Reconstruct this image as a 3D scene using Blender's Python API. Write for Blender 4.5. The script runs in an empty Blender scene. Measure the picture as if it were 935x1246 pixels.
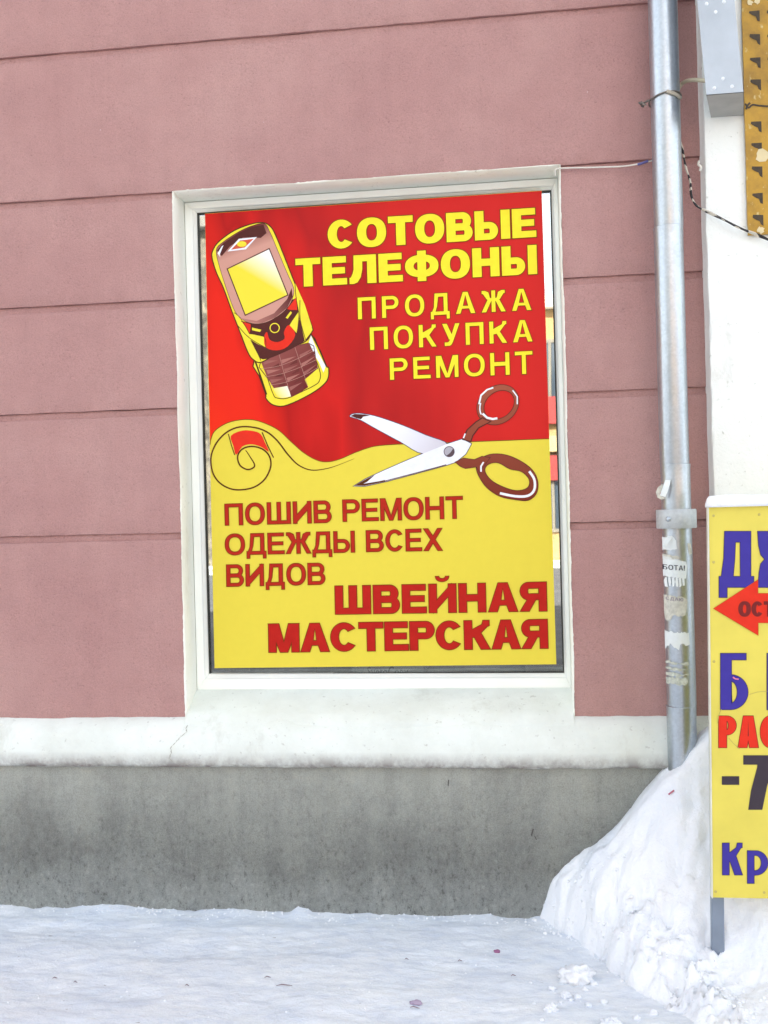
import bpy, math, random
from mathutils import Vector, noise, geometry

sc = bpy.context.scene
COL = sc.collection
R = math.radians

# ------------------------------------------------------------------ camera
CAM_D, CAM_H, FOC = 3.68, 1.45, 1250.0          # metres from the facade, eye height, focal length in photo pixels
RIGHT = Vector((0.99195851, 0.12372334, -0.02666193))
UP = Vector((0.02669804, 0.00136637, 0.99964261))
FWD = Vector((-0.12371555, 0.99231581, 0.00194779))
cd = bpy.data.cameras.new('camera')
cam = bpy.data.objects.new('camera', cd)
COL.objects.link(cam)
from mathutils import Matrix
m = Matrix((RIGHT, UP, -FWD)).transposed().to_4x4()
m.translation = Vector((0, -CAM_D, CAM_H))
cam.matrix_world = m
cd.sensor_fit = 'VERTICAL'
cd.sensor_height = 36.0
cd.lens = 36.0 * FOC / 1246.0
cd.clip_start = 0.05
cd.clip_end = 600
sc.camera = cam

# ------------------------------------------------------------------ light
SUN_EL, SUN_AZ = R(36), R(-18)      # the sun stands behind the building: this side of the street lies in open shade
w = bpy.data.worlds.new("World")
sc.world = w
w.use_nodes = True
nt = w.node_tree
nt.nodes.clear()
sky = nt.nodes.new('ShaderNodeTexSky')
sky.sky_type = 'NISHITA'
sky.sun_disc = False
sky.sun_elevation = SUN_EL
sky.sun_rotation = SUN_AZ
sky.air_density = 1.0
sky.dust_density = 2.5
sky.ozone_density = 0.6
hs = nt.nodes.new('ShaderNodeHueSaturation')
hs.inputs['Saturation'].default_value = 0.34
bg = nt.nodes.new('ShaderNodeBackground')
bg.inputs['Strength'].default_value = 0.13
wo = nt.nodes.new('ShaderNodeOutputWorld')
nt.links.new(sky.outputs[0], hs.inputs['Color'])
nt.links.new(hs.outputs[0], bg.inputs[0])
nt.links.new(bg.outputs[0], wo.inputs[0])
sd = bpy.data.lights.new('sun', 'SUN')
sd.energy = 4.0
sd.angle = R(0.6)
sd.color = (1.0, 0.95, 0.88)
sun = bpy.data.objects.new('sun', sd)
COL.objects.link(sun)
tosun = Vector((math.sin(SUN_AZ) * math.cos(SUN_EL), math.cos(SUN_AZ) * math.cos(SUN_EL), math.sin(SUN_EL)))
sun.rotation_euler = tosun.to_track_quat('Z', 'Y').to_euler()
sc.view_settings.view_transform = 'Standard'
sc.view_settings.look = 'None'
sc.view_settings.exposure = 2.22
sc.view_settings.gamma = 1.0
sc.cycles.max_bounces = 6
sc.cycles.transparent_max_bounces = 8

# ------------------------------------------------------------------ helpers
def on(px, py, y=0.0):
    """a point measured in the photograph, on the plane that stands y metres behind the facade plane"""
    d = FWD * FOC + RIGHT * (px - 467.5) - UP * (py - 623.0)
    k = (CAM_D + y) / d.y
    return Vector((d.x * k, y, CAM_H + d.z * k))

def lin(c):
    out = []
    for v in c[:3]:
        v = v / 255.0
        out.append(v / 12.92 if v <= 0.04045 else ((v + 0.055) / 1.055) ** 2.4)
    return (out[0], out[1], out[2], 1.0)

def mesh(name, verts, faces, mat=None, parent=None, smooth=False):
    me = bpy.data.meshes.new(name)
    me.from_pydata([tuple(v) for v in verts], [], faces)
    me.validate()
    me.update()
    o = bpy.data.objects.new(name, me)
    COL.objects.link(o)
    if mat: me.materials.append(mat)
    if smooth:
        me.polygons.foreach_set('use_smooth', [True] * len(me.polygons))
    if parent: o.parent = parent
    return o

def root(name, loc, label, cat, group=None, kind=None):
    o = bpy.data.objects.new(name, None)
    COL.objects.link(o)
    o.empty_display_size = 0.05
    return tag(o, label, cat, group, kind)      # kept at the origin: children carry world coordinates

def tag(o, label=None, cat=None, group=None, kind=None):
    if label: o['label'] = label
    if cat: o['category'] = cat
    if group: o['group'] = group
    if kind: o['kind'] = kind
    return o

class MB:
    def __init__(s): s.v = []; s.f = []
    def add(s, vs, fs):
        n = len(s.v); s.v += [tuple(v) for v in vs]; s.f += [tuple(i + n for i in f) for f in fs]
    def box(s, x0, x1, y0, y1, z0, z1, b=0.0):
        if b <= 0:
            vs = [(x, y, z) for x in (x0, x1) for y in (y0, y1) for z in (z0, z1)]
            s.add(vs, [(0, 1, 3, 2), (4, 6, 7, 5), (0, 4, 5, 1), (2, 3, 7, 6), (0, 2, 6, 4), (1, 5, 7, 3)])
        else:      # chamfered
            vs = []
            for sx in (0, 1):
                for sy in (0, 1):
                    for sz in (0, 1):
                        X, Y, Z = (x0, x1)[sx], (y0, y1)[sy], (z0, z1)[sz]
                        dx, dy, dz = b * (1 - 2 * sx), b * (1 - 2 * sy), b * (1 - 2 * sz)
                        vs += [(X, Y + dy, Z + dz), (X + dx, Y, Z + dz), (X + dx, Y + dy, Z)]
            I = lambda a, c, d, k: (a * 4 + c * 2 + d) * 3 + k
            fs = []
            for a in (0, 1):
                fs.append((I(a,0,0,0), I(a,0,1,0), I(a,1,1,0), I(a,1,0,0)))
                fs.append((I(0,a,0,1), I(0,a,1,1), I(1,a,1,1), I(1,a,0,1)))
                fs.append((I(0,0,a,2), I(0,1,a,2), I(1,1,a,2), I(1,0,a,2)))
                for c in (0, 1):
                    fs.append((I(a,c,0,0), I(a,c,1,0), I(a,c,1,1), I(a,c,0,1)))
                    fs.append((I(a,0,c,0), I(a,1,c,0), I(a,1,c,2), I(a,0,c,2)))
                    fs.append((I(0,a,c,1), I(1,a,c,1), I(1,a,c,2), I(0,a,c,2)))
                    for d in (0, 1):
                        fs.append((I(a,c,d,0), I(a,c,d,1), I(a,c,d,2)))
            s.add(vs, fs)
    def tube(s, pts, r, n=8, cap=True, rs=None):
        pts = [Vector(p) for p in pts]
        prev = None; base = len(s.v); L = len(pts)
        for i, p in enumerate(pts):
            t = (pts[min(i + 1, L - 1)] - pts[max(i - 1, 0)]).normalized()
            if prev is None:
                a = Vector((0, 0, 1)) if abs(t.z) < 0.9 else Vector((1, 0, 0))
                prev = (a - t * a.dot(t)).normalized()
            else:
                prev = (prev - t * prev.dot(t)).normalized()
            b = t.cross(prev)
            rr = rs[i] if rs else r
            for k in range(n):
                an = 2 * math.pi * k / n
                s.v.append(tuple(p + prev * (math.cos(an) * rr) + b * (math.sin(an) * rr)))
        for i in range(L - 1):
            for k in range(n):
                k2 = (k + 1) % n
                s.f.append((base + i*n + k, base + i*n + k2, base + (i+1)*n + k2, base + (i+1)*n + k))
        if cap:
            s.f.append(tuple(base + k for k in range(n))[::-1])
            s.f.append(tuple(base + (L-1)*n + k for k in range(n)))
    def lathe(s, cx, cy, prof, n=40):
        base = len(s.v)
        for r, z in prof:
            for k in range(n):
                a = 2 * math.pi * k / n
                s.v.append((cx + r * math.cos(a), cy + r * math.sin(a), z))
        for i in range(len(prof) - 1):
            for k in range(n):
                k2 = (k + 1) % n
                s.f.append((base + i*n + k, base + i*n + k2, base + (i+1)*n + k2, base + (i+1)*n + k))
    def build(s, name, mat, parent=None, smooth=False):
        return mesh(name, s.v, s.f, mat, parent, smooth)

def smooth_by_angle(o, deg=40):
    me = o.data
    me.polygons.foreach_set('use_smooth', [True] * len(me.polygons))
    me.set_sharp_from_angle(angle=R(deg))
    return o

def interp(tab, x):
    if x <= tab[0][0]: return tab[0][1]
    for (a, va), (b, vb) in zip(tab, tab[1:]):
        if x <= b:
            t = (x - a) / (b - a); t = t * t * (3 - 2 * t)
            return va + (vb - va) * t
    return tab[-1][1]

def fb(x, y, z=0.0, o=4):
    return noise.fractal(Vector((x, y, z)), 0.9, 2.1, o, noise_basis='PERLIN_ORIGINAL')

# ------------------------------------------------------------------ materials
def mat_base(name, rough=0.8, metal=0.0, spec=0.5):
    mt = bpy.data.materials.new(name)
    mt.use_nodes = True
    n = mt.node_tree
    b = n.nodes['Principled BSDF']
    b.inputs['Roughness'].default_value = rough
    b.inputs['Metallic'].default_value = metal
    b.inputs['Specular IOR Level'].default_value = spec
    return mt, n, b

def nz(n, scale, detail=4, rough=0.55, vec=None, stretch=None, co='Object'):
    tc = n.nodes.new('ShaderNodeTexCoord')
    src = tc.outputs[co]
    if stretch:
        mp = n.nodes.new('ShaderNodeMapping'); mp.inputs['Scale'].default_value = stretch
        n.links.new(src, mp.inputs[0]); src = mp.outputs[0]
    t = n.nodes.new('ShaderNodeTexNoise')
    t.inputs['Scale'].default_value = scale; t.inputs['Detail'].default_value = detail
    t.inputs['Roughness'].default_value = rough
    n.links.new(src, t.inputs['Vector'])
    return t.outputs['Fac']

def ramp(n, fac, stops):
    r = n.nodes.new('ShaderNodeValToRGB')
    el = r.color_ramp.elements
    while len(el) > 1: el.remove(el[-1])
    el[0].position = stops[0][0]; el[0].color = stops[0][1]
    for p, c in stops[1:]:
        e = el.new(p); e.color = c
    n.links.new(fac, r.inputs[0])
    return r.outputs[0]

def mix(n, fac, a, b, mode='MIX'):
    mx = n.nodes.new('ShaderNodeMix'); mx.data_type = 'RGBA'; mx.blend_type = mode
    if isinstance(fac, (int, float)): mx.inputs[0].default_value = fac
    else: n.links.new(fac, mx.inputs[0])
    for i, v in ((6, a), (7, b)):
        if isinstance(v, tuple): mx.inputs[i].default_value = v
        else: n.links.new(v, mx.inputs[i])
    return mx.outputs[2]

def math_(n, op, a, b=None, clamp=False):
    t = n.nodes.new('ShaderNodeMath'); t.operation = op; t.use_clamp = clamp
    for i, v in ((0, a), (1, b)):
        if v is None: continue
        if isinstance(v, (int, float)): t.inputs[i].default_value = v
        else: n.links.new(v, t.inputs[i])
    return t.outputs[0]

def bump(n, b, h, dist, strength=1.0, prev=None):
    bp = n.nodes.new('ShaderNodeBump')
    bp.inputs['Distance'].default_value = dist
    bp.inputs['Strength'].default_value = strength
    n.links.new(h, bp.inputs['Height'])
    if prev: n.links.new(prev, bp.inputs['Normal'])
    n.links.new(bp.outputs[0], b.inputs['Normal'])
    return bp.outputs[0]

def axis(n, i):
    tc = n.nodes.new('ShaderNodeTexCoord'); sp = n.nodes.new('ShaderNodeSeparateXYZ')
    n.links.new(tc.outputs['Object'], sp.inputs[0])
    return sp.outputs[i]

W1 = (1, 1, 1, 1); K1 = (0, 0, 0, 1)

def m_plain(name, c, rough=0.6, metal=0.0, spec=0.5, var=0.06, scale=12):
    mt, n, b = mat_base(name, rough, metal, spec)
    c = lin(c)
    lo = tuple(v * (1 - var * 2) for v in c[:3]) + (1,)
    hi = tuple(min(1, v * (1 + var)) for v in c[:3]) + (1,)
    n.links.new(ramp(n, nz(n, scale), [(0.3, lo), (0.65, hi)]), b.inputs['Base Color'])
    return mt

def m_pink():
    mt, n, b = mat_base('pink_stucco', 0.9, spec=0.25)
    big = nz(n, 1.4, 5, 0.6)
    c = ramp(n, big, [(0.3, lin((180, 137, 132))), (0.5, lin((186, 144, 138))), (0.7, lin((192, 152, 145)))])
    mid = ramp(n, nz(n, 9, 5, 0.65), [(0.35, (0.94, 0.94, 0.945, 1)), (0.62, W1)])
    c = mix(n, 1.0, c, mid, 'MULTIPLY')
    # rain streaks, thin and vertical
    st = ramp(n, nz(n, 6, 4, 0.6, stretch=(3.2, 1, 0.14)), [(0.36, (0.93, 0.92, 0.93, 1)), (0.56, W1)])
    c = mix(n, 0.35, c, st, 'MULTIPLY')
    gr = ramp(n, nz(n, 210, 3, 0.7), [(0.3, (0.84, 0.83, 0.84, 1)), (0.5, W1), (0.7, (1.12, 1.12, 1.12, 1))])
    c = mix(n, 0.9, c, gr, 'MULTIPLY')
    sp = ramp(n, nz(n, 120, 3, 0.6), [(0.30, (0.72, 0.7, 0.72, 1)), (0.40, W1)])
    c = mix(n, 0.8, c, sp, 'MULTIPLY')
    # a few pale chips of paint
    ch = ramp(n, nz(n, 42, 2, 0.5), [(0.775, K1), (0.79, W1)])
    c = mix(n, ch, c, lin((205, 180, 176)))
    n.links.new(c, b.inputs['Base Color'])
    p = bump(n, b, nz(n, 120, 5, 0.7), 0.0055, 0.8)
    p = bump(n, b, nz(n, 30, 4, 0.6, stretch=(1, 1, 1.6)), 0.006, 0.5, p)
    bump(n, b, nz(n, 5, 3, 0.5), 0.012, 0.35, p)
    return mt

def m_whitewash(name, c0, c1, dirt=(150, 140, 132), bstr=0.5, speck=0.35, dz=None):
    mt, n, b = mat_base(name, 0.88, spec=0.25)
    c = ramp(n, nz(n, 3.0, 6, 0.65), [(0.3, lin(c1)), (0.6, lin(c0))])
    d = ramp(n, nz(n, 55, 3, 0.6), [(0.25, lin(dirt)), (0.36, W1)])
    c = mix(n, speck, c, d, 'MULTIPLY')
    sm = ramp(n, nz(n, 7, 6, 0.7, stretch=(1, 1, 0.5)), [(0.28, lin((190, 182, 170))), (0.42, W1)])
    c = mix(n, 0.3, c, sm, 'MULTIPLY')
    if dz:       # drip edge dirt, carried higher as painted shade to round the ledge
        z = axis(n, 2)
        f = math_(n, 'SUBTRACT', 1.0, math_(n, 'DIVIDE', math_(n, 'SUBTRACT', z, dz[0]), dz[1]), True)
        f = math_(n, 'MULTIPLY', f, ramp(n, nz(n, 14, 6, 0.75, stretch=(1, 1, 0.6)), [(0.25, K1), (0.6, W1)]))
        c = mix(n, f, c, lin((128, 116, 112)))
    n.links.new(c, b.inputs['Base Color'])
    p = bump(n, b, nz(n, 140, 4, 0.6), 0.0016, bstr)
    bump(n, b, nz(n, 16, 5, 0.6), 0.006, bstr, p)
    return mt

def m_concrete():
    mt, n, b = mat_base('plinth_render', 0.93, spec=0.2)
    z = axis(n, 2)
    hz = math_(n, 'DIVIDE', z, 0.53, True)
    warp = math_(n, 'ADD', hz, math_(n, 'MULTIPLY', math_(n, 'SUBTRACT', nz(n, 3.2, 5, 0.7), 0.5), 0.7), True)
    c = ramp(n, warp, [(0.0, lin((196, 200, 195))), (0.16, lin((182, 185, 180))), (0.36, lin((158, 160, 154))), (0.6, lin((162, 164, 157))), (1.0, lin((168, 170, 162)))])
    st = ramp(n, nz(n, 4, 5, 0.65, stretch=(3.5, 1, 0.35)), [(0.33, (0.86, 0.86, 0.85, 1)), (0.5, W1), (0.72, (1.07, 1.06, 1.03, 1))])
    c = mix(n, 0.8, c, st, 'MULTIPLY')
    pt = ramp(n, nz(n, 46, 6, 0.8, stretch=(1.2, 1, .8)), [(0.37, (0.52, 0.51, 0.5, 1)), (0.44, (.92, .92, .92, 1)), (0.55, W1), (0.66, (1.25, 1.25, 1.23, 1))])
    rough_zone = math_(n, 'SUBTRACT', 1.0, math_(n, 'MULTIPLY', warp, 1.0), True)
    c = mix(n, math_(n, 'ADD', math_(n, 'MULTIPLY', rough_zone, 0.9), 0.15, True), c, mix(n, 1.0, c, pt, 'MULTIPLY'))
    bl = ramp(n, nz(n, 2.6, 8, 0.78), [(0.36, (0.80, 0.79, 0.79, 1)), (0.47, (.95, .95, .95, 1)), (0.56, (1.06, 1.06, 1.05, 1))])
    c = mix(n, 0.9, c, bl, 'MULTIPLY')
    gr = ramp(n, nz(n, 240, 3, 0.7), [(0.32, (0.8, 0.8, 0.79, 1)), (0.5, W1), (0.68, (1.16, 1.16, 1.15, 1))])
    c = mix(n, 0.9, c, gr, 'MULTIPLY')
    n.links.new(c, b.inputs['Base Color'])
    h1 = math_(n, 'MULTIPLY', nz(n, 62, 6, 0.8, stretch=(1, 1, 0.75)), math_(n, 'ADD', rough_zone, 0.15))
    p = bump(n, b, h1, 0.03, 1.0)
    bump(n, b, nz(n, 9, 4, 0.6), 0.01, 0.4, p)
    return mt

def m_snow(name, dirty=0.0, cols=((230, 239, 249), (244, 249, 252))):
    mt, n, b = mat_base(name, 0.6, spec=0.3)
    c = ramp(n, nz(n, 5, 5, 0.6), [(0.3, lin(cols[0])), (0.6, lin(cols[1]))])
    if dirty:
        t = ramp(n, nz(n, 2.4, 7, 0.72, stretch=(0.5, 1.5, 1)), [(0.38, K1), (0.66, W1)])
        c = mix(n, math_(n, 'MULTIPLY', t, dirty), c, lin((228, 231, 236)))
        t2 = ramp(n, nz(n, 16, 7, 0.75, stretch=(0.5, 1.2, 1)), [(0.46, K1), (0.66, W1)])
        c = mix(n, math_(n, 'MULTIPLY', t2, 0.42), c, lin((188, 200, 220)))
        sp = ramp(n, nz(n, 60, 3, 0.6, stretch=(0.5, 1, 1)), [(0.72, K1), (0.76, W1)])
        c = mix(n, math_(n, 'MULTIPLY', sp, 0.6), c, lin((140, 128, 126)))
    else:
        sp = ramp(n, nz(n, 38, 3, 0.6), [(0.76, K1), (0.79, W1)])
        c = mix(n, math_(n, 'MULTIPLY', sp, 0.45), c, lin((150, 145, 155)))
    n.links.new(c, b.inputs['Base Color'])
    p = bump(n, b, nz(n, 220, 3, 0.6), 0.0015, 0.5)
    p = bump(n, b, nz(n, 40, 5, 0.65, stretch=(0.6, 1, 1) if dirty else None), 0.007, 0.7, p)
    bump(n, b, nz(n, 90, 5, 0.75), 0.006, 0.6, p)
    return mt

def m_galv(name, c=(168, 174, 180), rough=0.38, metal=0.85):
    mt, n, b = mat_base(name, rough, metal)
    tc = n.nodes.new('ShaderNodeTexCoord')
    v = n.nodes.new('ShaderNodeTexVoronoi'); v.inputs['Scale'].default_value = 130
    n.links.new(tc.outputs['Object'], v.inputs['Vector'])
    sp = n.nodes.new('ShaderNodeSeparateColor'); n.links.new(v.outputs['Color'], sp.inputs[0])
    base = lin(c)
    cc = ramp(n, sp.outputs[0], [(0.0, tuple(x * 0.94 for x in base[:3]) + (1,)), (1.0, tuple(min(1, x * 1.05) for x in base[:3]) + (1,))])
    st = ramp(n, nz(n, 12, 5, 0.65, stretch=(1, 1, 0.25)), [(0.3, (0.88, 0.88, 0.87, 1)), (0.55, W1)])
    cc = mix(n, 0.8, cc, st, 'MULTIPLY')
    n.links.new(cc, b.inputs['Base Color'])
    rr = math_(n, 'ADD', rough - 0.1, math_(n, 'MULTIPLY', nz(n, 25, 4, 0.6), 0.26))
    n.links.new(rr, b.inputs['Roughness'])
    bump(n, b, nz(n, 9, 3, 0.5, stretch=(1, 1, 0.4)), 0.004, 0.5)
    return mt

def m_print(name, c, rough=0.42, var=0.03):
    return m_plain(name, c, rough, 0, 0.14, var, 30)

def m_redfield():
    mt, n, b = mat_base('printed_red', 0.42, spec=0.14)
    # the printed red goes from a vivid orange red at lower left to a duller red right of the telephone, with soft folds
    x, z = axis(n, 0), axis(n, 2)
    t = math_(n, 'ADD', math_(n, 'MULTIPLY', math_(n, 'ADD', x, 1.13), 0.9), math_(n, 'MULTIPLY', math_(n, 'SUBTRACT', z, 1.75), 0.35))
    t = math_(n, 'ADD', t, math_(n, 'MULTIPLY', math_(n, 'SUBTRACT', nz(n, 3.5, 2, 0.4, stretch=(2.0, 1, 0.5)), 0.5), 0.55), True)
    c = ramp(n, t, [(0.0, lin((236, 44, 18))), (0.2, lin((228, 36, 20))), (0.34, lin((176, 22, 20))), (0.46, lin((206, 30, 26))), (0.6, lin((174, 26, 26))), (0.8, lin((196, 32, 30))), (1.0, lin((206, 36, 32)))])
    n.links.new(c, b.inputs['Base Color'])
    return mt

def m_two(name, c0, c1, px0, px1, plane, rough=0.4):
    """printed gradient between two measured points of the poster"""
    mt, n, b = mat_base(name, rough, spec=0.14)
    a = on(px0[0], px0[1], plane); e = on(px1[0], px1[1], plane)
    d = e - a; L2 = d.length_squared
    x, z = axis(n, 0), axis(n, 2)
    t = math_(n, 'ADD', math_(n, 'MULTIPLY', math_(n, 'SUBTRACT', x, a.x), d.x / L2), math_(n, 'MULTIPLY', math_(n, 'SUBTRACT', z, a.z), d.z / L2), True)
    n.links.new(ramp(n, t, [(0, lin(c0)), (1, lin(c1))]), b.inputs['Base Color'])
    return mt

def m_glass():
    mt = bpy.data.materials.new('window_glass'); mt.use_nodes = True
    n = mt.node_tree; n.nodes.clear()
    o = n.nodes.new('ShaderNodeOutputMaterial'); ms = n.nodes.new('ShaderNodeMixShader')
    g = n.nodes.new('ShaderNodeBsdfGlossy'); g.inputs['Roughness'].default_value = 0.012
    g.inputs['Color'].default_value = (0.95, 0.97, 0.96, 1)
    t = n.nodes.new('ShaderNodeBsdfTransparent'); t.inputs['Color'].default_value = (0.86, 0.9, 0.88, 1)
    f = n.nodes.new('ShaderNodeFresnel'); f.inputs['IOR'].default_value = 2.1
    n.links.new(math_(n, 'MULTIPLY', f.outputs[0], 3.0, True), ms.inputs[0])
    n.links.new(t.outputs[0], ms.inputs[1]); n.links.new(g.outputs[0], ms.inputs[2])
    n.links.new(ms.outputs[0], o.inputs[0])
    bp = n.nodes.new('ShaderNodeBump'); bp.inputs['Distance'].default_value = 0.002; bp.inputs['Strength'].default_value = 0.15
    n.links.new(nz(n, 2.5, 1, 0.4), bp.inputs['Height']); n.links.new(bp.outputs[0], g.inputs['Normal'])
    return mt

M = {}
M['pink'] = m_pink()
M['reveal'] = m_whitewash('whitewashed_reveal', (244, 245, 234), (236, 237, 224), bstr=0.4)
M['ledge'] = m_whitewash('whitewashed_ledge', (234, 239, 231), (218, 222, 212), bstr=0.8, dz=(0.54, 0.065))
M['whitewall'] = m_whitewash('white_stucco', (247, 249, 243), (240, 243, 235), dirt=(165, 165, 150), bstr=0.8, speck=0.45)
M['concrete'] = m_concrete()
M['snow'] = m_snow('packed_fresh_snow', 0, ((238, 243, 250), (250, 252, 254)))
M['snow_trod'] = m_snow('trodden_snow', 0.55)
M['pvc'] = m_plain('white_window_paint', (250, 252, 244), 0.35, var=0.02, scale=6)
M['gasket'] = m_plain('dark_gasket', (52, 56, 50), 0.6)
M['glass'] = m_glass()
M['galv'] = m_galv('galvanised_steel', (186, 194, 200), 0.33, 0.92)
M['zinc'] = m_galv('dull_zinc_sheet', (188, 192, 192), 0.5, 0.3)
M['sheet'] = m_plain('duct_sheet', (178, 186, 192), 0.45, 0.25, var=0.05, scale=9)
M['dark'] = m_plain('dark_slot', (104, 70, 68), 0.9)
M['room'] = m_plain('dim_room', (70, 66, 60), 0.9)

# ------------------------------------------------------------------ the facade
building = root('pink_building', (0, 0, 0), 'pink stucco building front with grooved bands, white window recess and grey plinth', 'building')
XL, XR = -16.0, 0.700          # the pink wall runs behind the face of the white wall
WX0, WX1, WZ0, WZ1 = -1.213, 0.197, 0.72, 2.662      # window recess

def strip(name, prof, x0, x1, mat, parent, amp=0.0012, edge=0.0016, step=0.02, seed=0.0, skip_ends=False, lipz=None):
    """a run of plaster: profile (y, z) swept along x with slight unevenness"""
    xs_ = []
    x = x0
    while x < x1 - 1e-6:
        xs_.append(x); x += 0.4 if x < -3.0 else step
    xs_.append(x1)
    nx = len(xs_)
    v, f = [], []
    k = len(prof)
    for x in xs_:
        for j, (y, z) in enumerate(prof):
            dy = fb(x * 3.1, z * 4 + seed, seed, 3) * amp * 2
            dz = fb(x * 9 + 31, j * 1.7 + seed, seed, 4) * edge
            v.append((x, y + (dy if y < 0.05 else 0), z + (dz if y < 0.05 else 0)))
    for i in range(nx - 1):
        for j in range(k - 1):
            f.append((i*k + j, (i+1)*k + j, (i+1)*k + j + 1, i*k + j + 1))
    f.append(tuple(range(k)))
    f.append(tuple((nx-1)*k + j for j in range(k))[::-1])
    return mesh(name, v, f, mat, parent)

def band(z0, z1, x0, x1, seed):
    """one rusticated band: sharp lower lip, sloping upper edge that runs back into the joint"""
    prof = [(0.06, z0 + 0.0), (0.0012, z0), (0.0, z0 + 0.002)]
    n = max(2, int((z1 - z0) / 0.05))
    for i in range(1, n): prof.append((0.0, z0 + 0.002 + (z1 - 0.024 - z0) * i / n))
    prof += [(0.0, z1 - 0.027), (0.0105, z1 - 0.0235), (0.0125, z1 - 0.0010), (0.06, z1 - 0.0010)]
    o = strip('plaster_band', prof, x0, x1, M['pink'], building, seed=seed)
    o.data.polygons.foreach_set('use_smooth', [True] * len(o.data.polygons))
    o.data.set_sharp_from_angle(angle=R(35))
    return o

grooves = [0.700, 1.402, 1.864, 2.267, 2.666]
for i in range(4):
    top = grooves[i + 1] if i < 3 else 2.666
    band(grooves[i], top, XL, WX0 - 0.004, 1.3 + i)
    band(grooves[i], top, WX1 + 0.004, XR, 7.7 + i)
up = [2.666, 3.215, 3.76, 4.30, 4.85, 5.4, 6.1, 6.8, 7.5, 8.2, 9.0]
for i in range(10): band(up[i], up[i + 1], XL, XR, 20.1 + i)

core = MB()     # masonry behind the plaster, dark in the joints
core.box(XL, WX0 - 0.02, 0.045, 0.40, 0.0, 9.0)
core.box(WX1 + 0.02, XR, 0.045, 0.40, 0.0, 9.0)
core.box(WX0 - 0.02, WX1 + 0.02, 0.045, 0.40, 2.69, 9.0)
core.box(WX0 - 0.02, WX1 + 0.02, 0.045, 0.40, 0.0, 0.70)
core.build('masonry_core', M['dark'], building)

# white painted recess: uneven painted edge on the face, then the reveal running in to the frame
def reveal():
    path = []       # from bottom left, up, across, down
    st = 0.008
    z = 0.714
    while z < WZ1: path.append((WX0, z, -1, 0)); z += st
    path.append((WX0, WZ1, -0.8, 0.8))
    x = WX0 + st
    while x < WX1: path.append((x, WZ1, 0, 1)); x += st
    path.append((WX1, WZ1, 0.8, 0.8))
    z = WZ1 - st
    while z > 0.712: path.append((WX1, z, 1, 0)); z -= st
    v, f = [], []
    for i, (x, z, nx, nzz) in enumerate(path):
        wob = 0.004 + 0.0035 * fb(x * 7, z * 7, 3.3, 5) + 0.003 * max(0, fb(x * 60, z * 60, 9.1, 3) - .1)
        wob = max(0.001, wob)
        inn = 0.004 * fb(x * 3.5, z * 3.5, 5.1, 3)
        ex, ez = x + nx * wob, z + nzz * wob
        ix, iz = x - nx * inn, z - nzz * inn
        v += [(ex, 0.004, ez), (ex, -0.003, ez), (ix + nx * .004, -0.0034, iz + nzz * .004), (ix, 0.001, iz), (x - nx*inn*.7, 0.07, z - nzz*inn*.7), (x, 0.136, z)]
    k = 6
    for i in range(len(path) - 1):
        for j in range(k - 1):
            f.append((i*k + j, i*k + j + 1, (i+1)*k + j + 1, (i+1)*k + j))
    return mesh('window_reveal', v, f, M['reveal'], building, True)
smooth_by_angle(reveal(), 50)

# ledge (half round water table) and sloping sill
ledge_prof = [(0.05, 0.716), (0.001, 0.719), (-0.020, 0.706), (-0.040, 0.690), (-0.054, 0.668), (-0.063, 0.640), (-0.066, 0.610), (-0.063, 0.582), (-0.055, 0.560), (-0.042, 0.546), (-0.02, 0.5385), (0.03, 0.538)]
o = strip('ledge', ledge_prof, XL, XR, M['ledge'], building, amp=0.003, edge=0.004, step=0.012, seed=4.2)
smooth_by_angle(o, 50)
sill_prof = [(0.16, 0.801), (0.128, 0.801), (0.09, 0.782), (0.05, 0.760), (0.015, 0.741), (0.0, 0.732), (-0.012, 0.7225), (-0.026, 0.7075), (-0.036, 0.6960), (-0.036, 0.68), (0.16, 0.68)]
o = strip('window_sill', sill_prof, WX0 + 0.001, WX1 - 0.001, M['ledge'], building, amp=0.0035, edge=0.004, step=0.012, seed=11.0)
smooth_by_angle(o, 60)
# crack running down the ledge
cr = [(228, 874), (229, 880), (226, 886), (228, 890), (220, 897), (215, 903), (210, 908), (211, 914), (208, 921), (213, 928)]
cv, cf = [], []
def ledge_y(z):
    pts = sorted([(b, a) for a, b in ledge_prof[1:11]])
    return interp_lin(pts, z)
def interp_lin(tab, x):
    if x <= tab[0][0]: return tab[0][1]
    for (a, va), (b, vb) in zip(tab, tab[1:]):
        if x <= b: return va + (vb - va) * (x - a) / (b - a)
    return tab[-1][1]
dense = []
for (a, b) in zip(cr, cr[1:]):
    for k in range(4):
        dense.append((a[0] + (b[0]-a[0])*k/4, a[1] + (b[1]-a[1])*k/4))
for i, (px, py) in enumerate(dense):
    p = on(px, py, -0.05)
    wd = 0.0011 + 0.0006 * math.sin(i * 1.9)
    y = ledge_y(p.z) - 0.0045
    x = p.x + 0.0015 * math.sin(i * 2.7)
    cv += [(x - wd, y, p.z), (x + wd, y, p.z)]
    if i: cf.append((2*i-2, 2*i-1, 2*i+1, 2*i))
mesh('crack', cv, cf, m_plain('crack_shadow', (172, 168, 156), 0.9), building)

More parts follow.
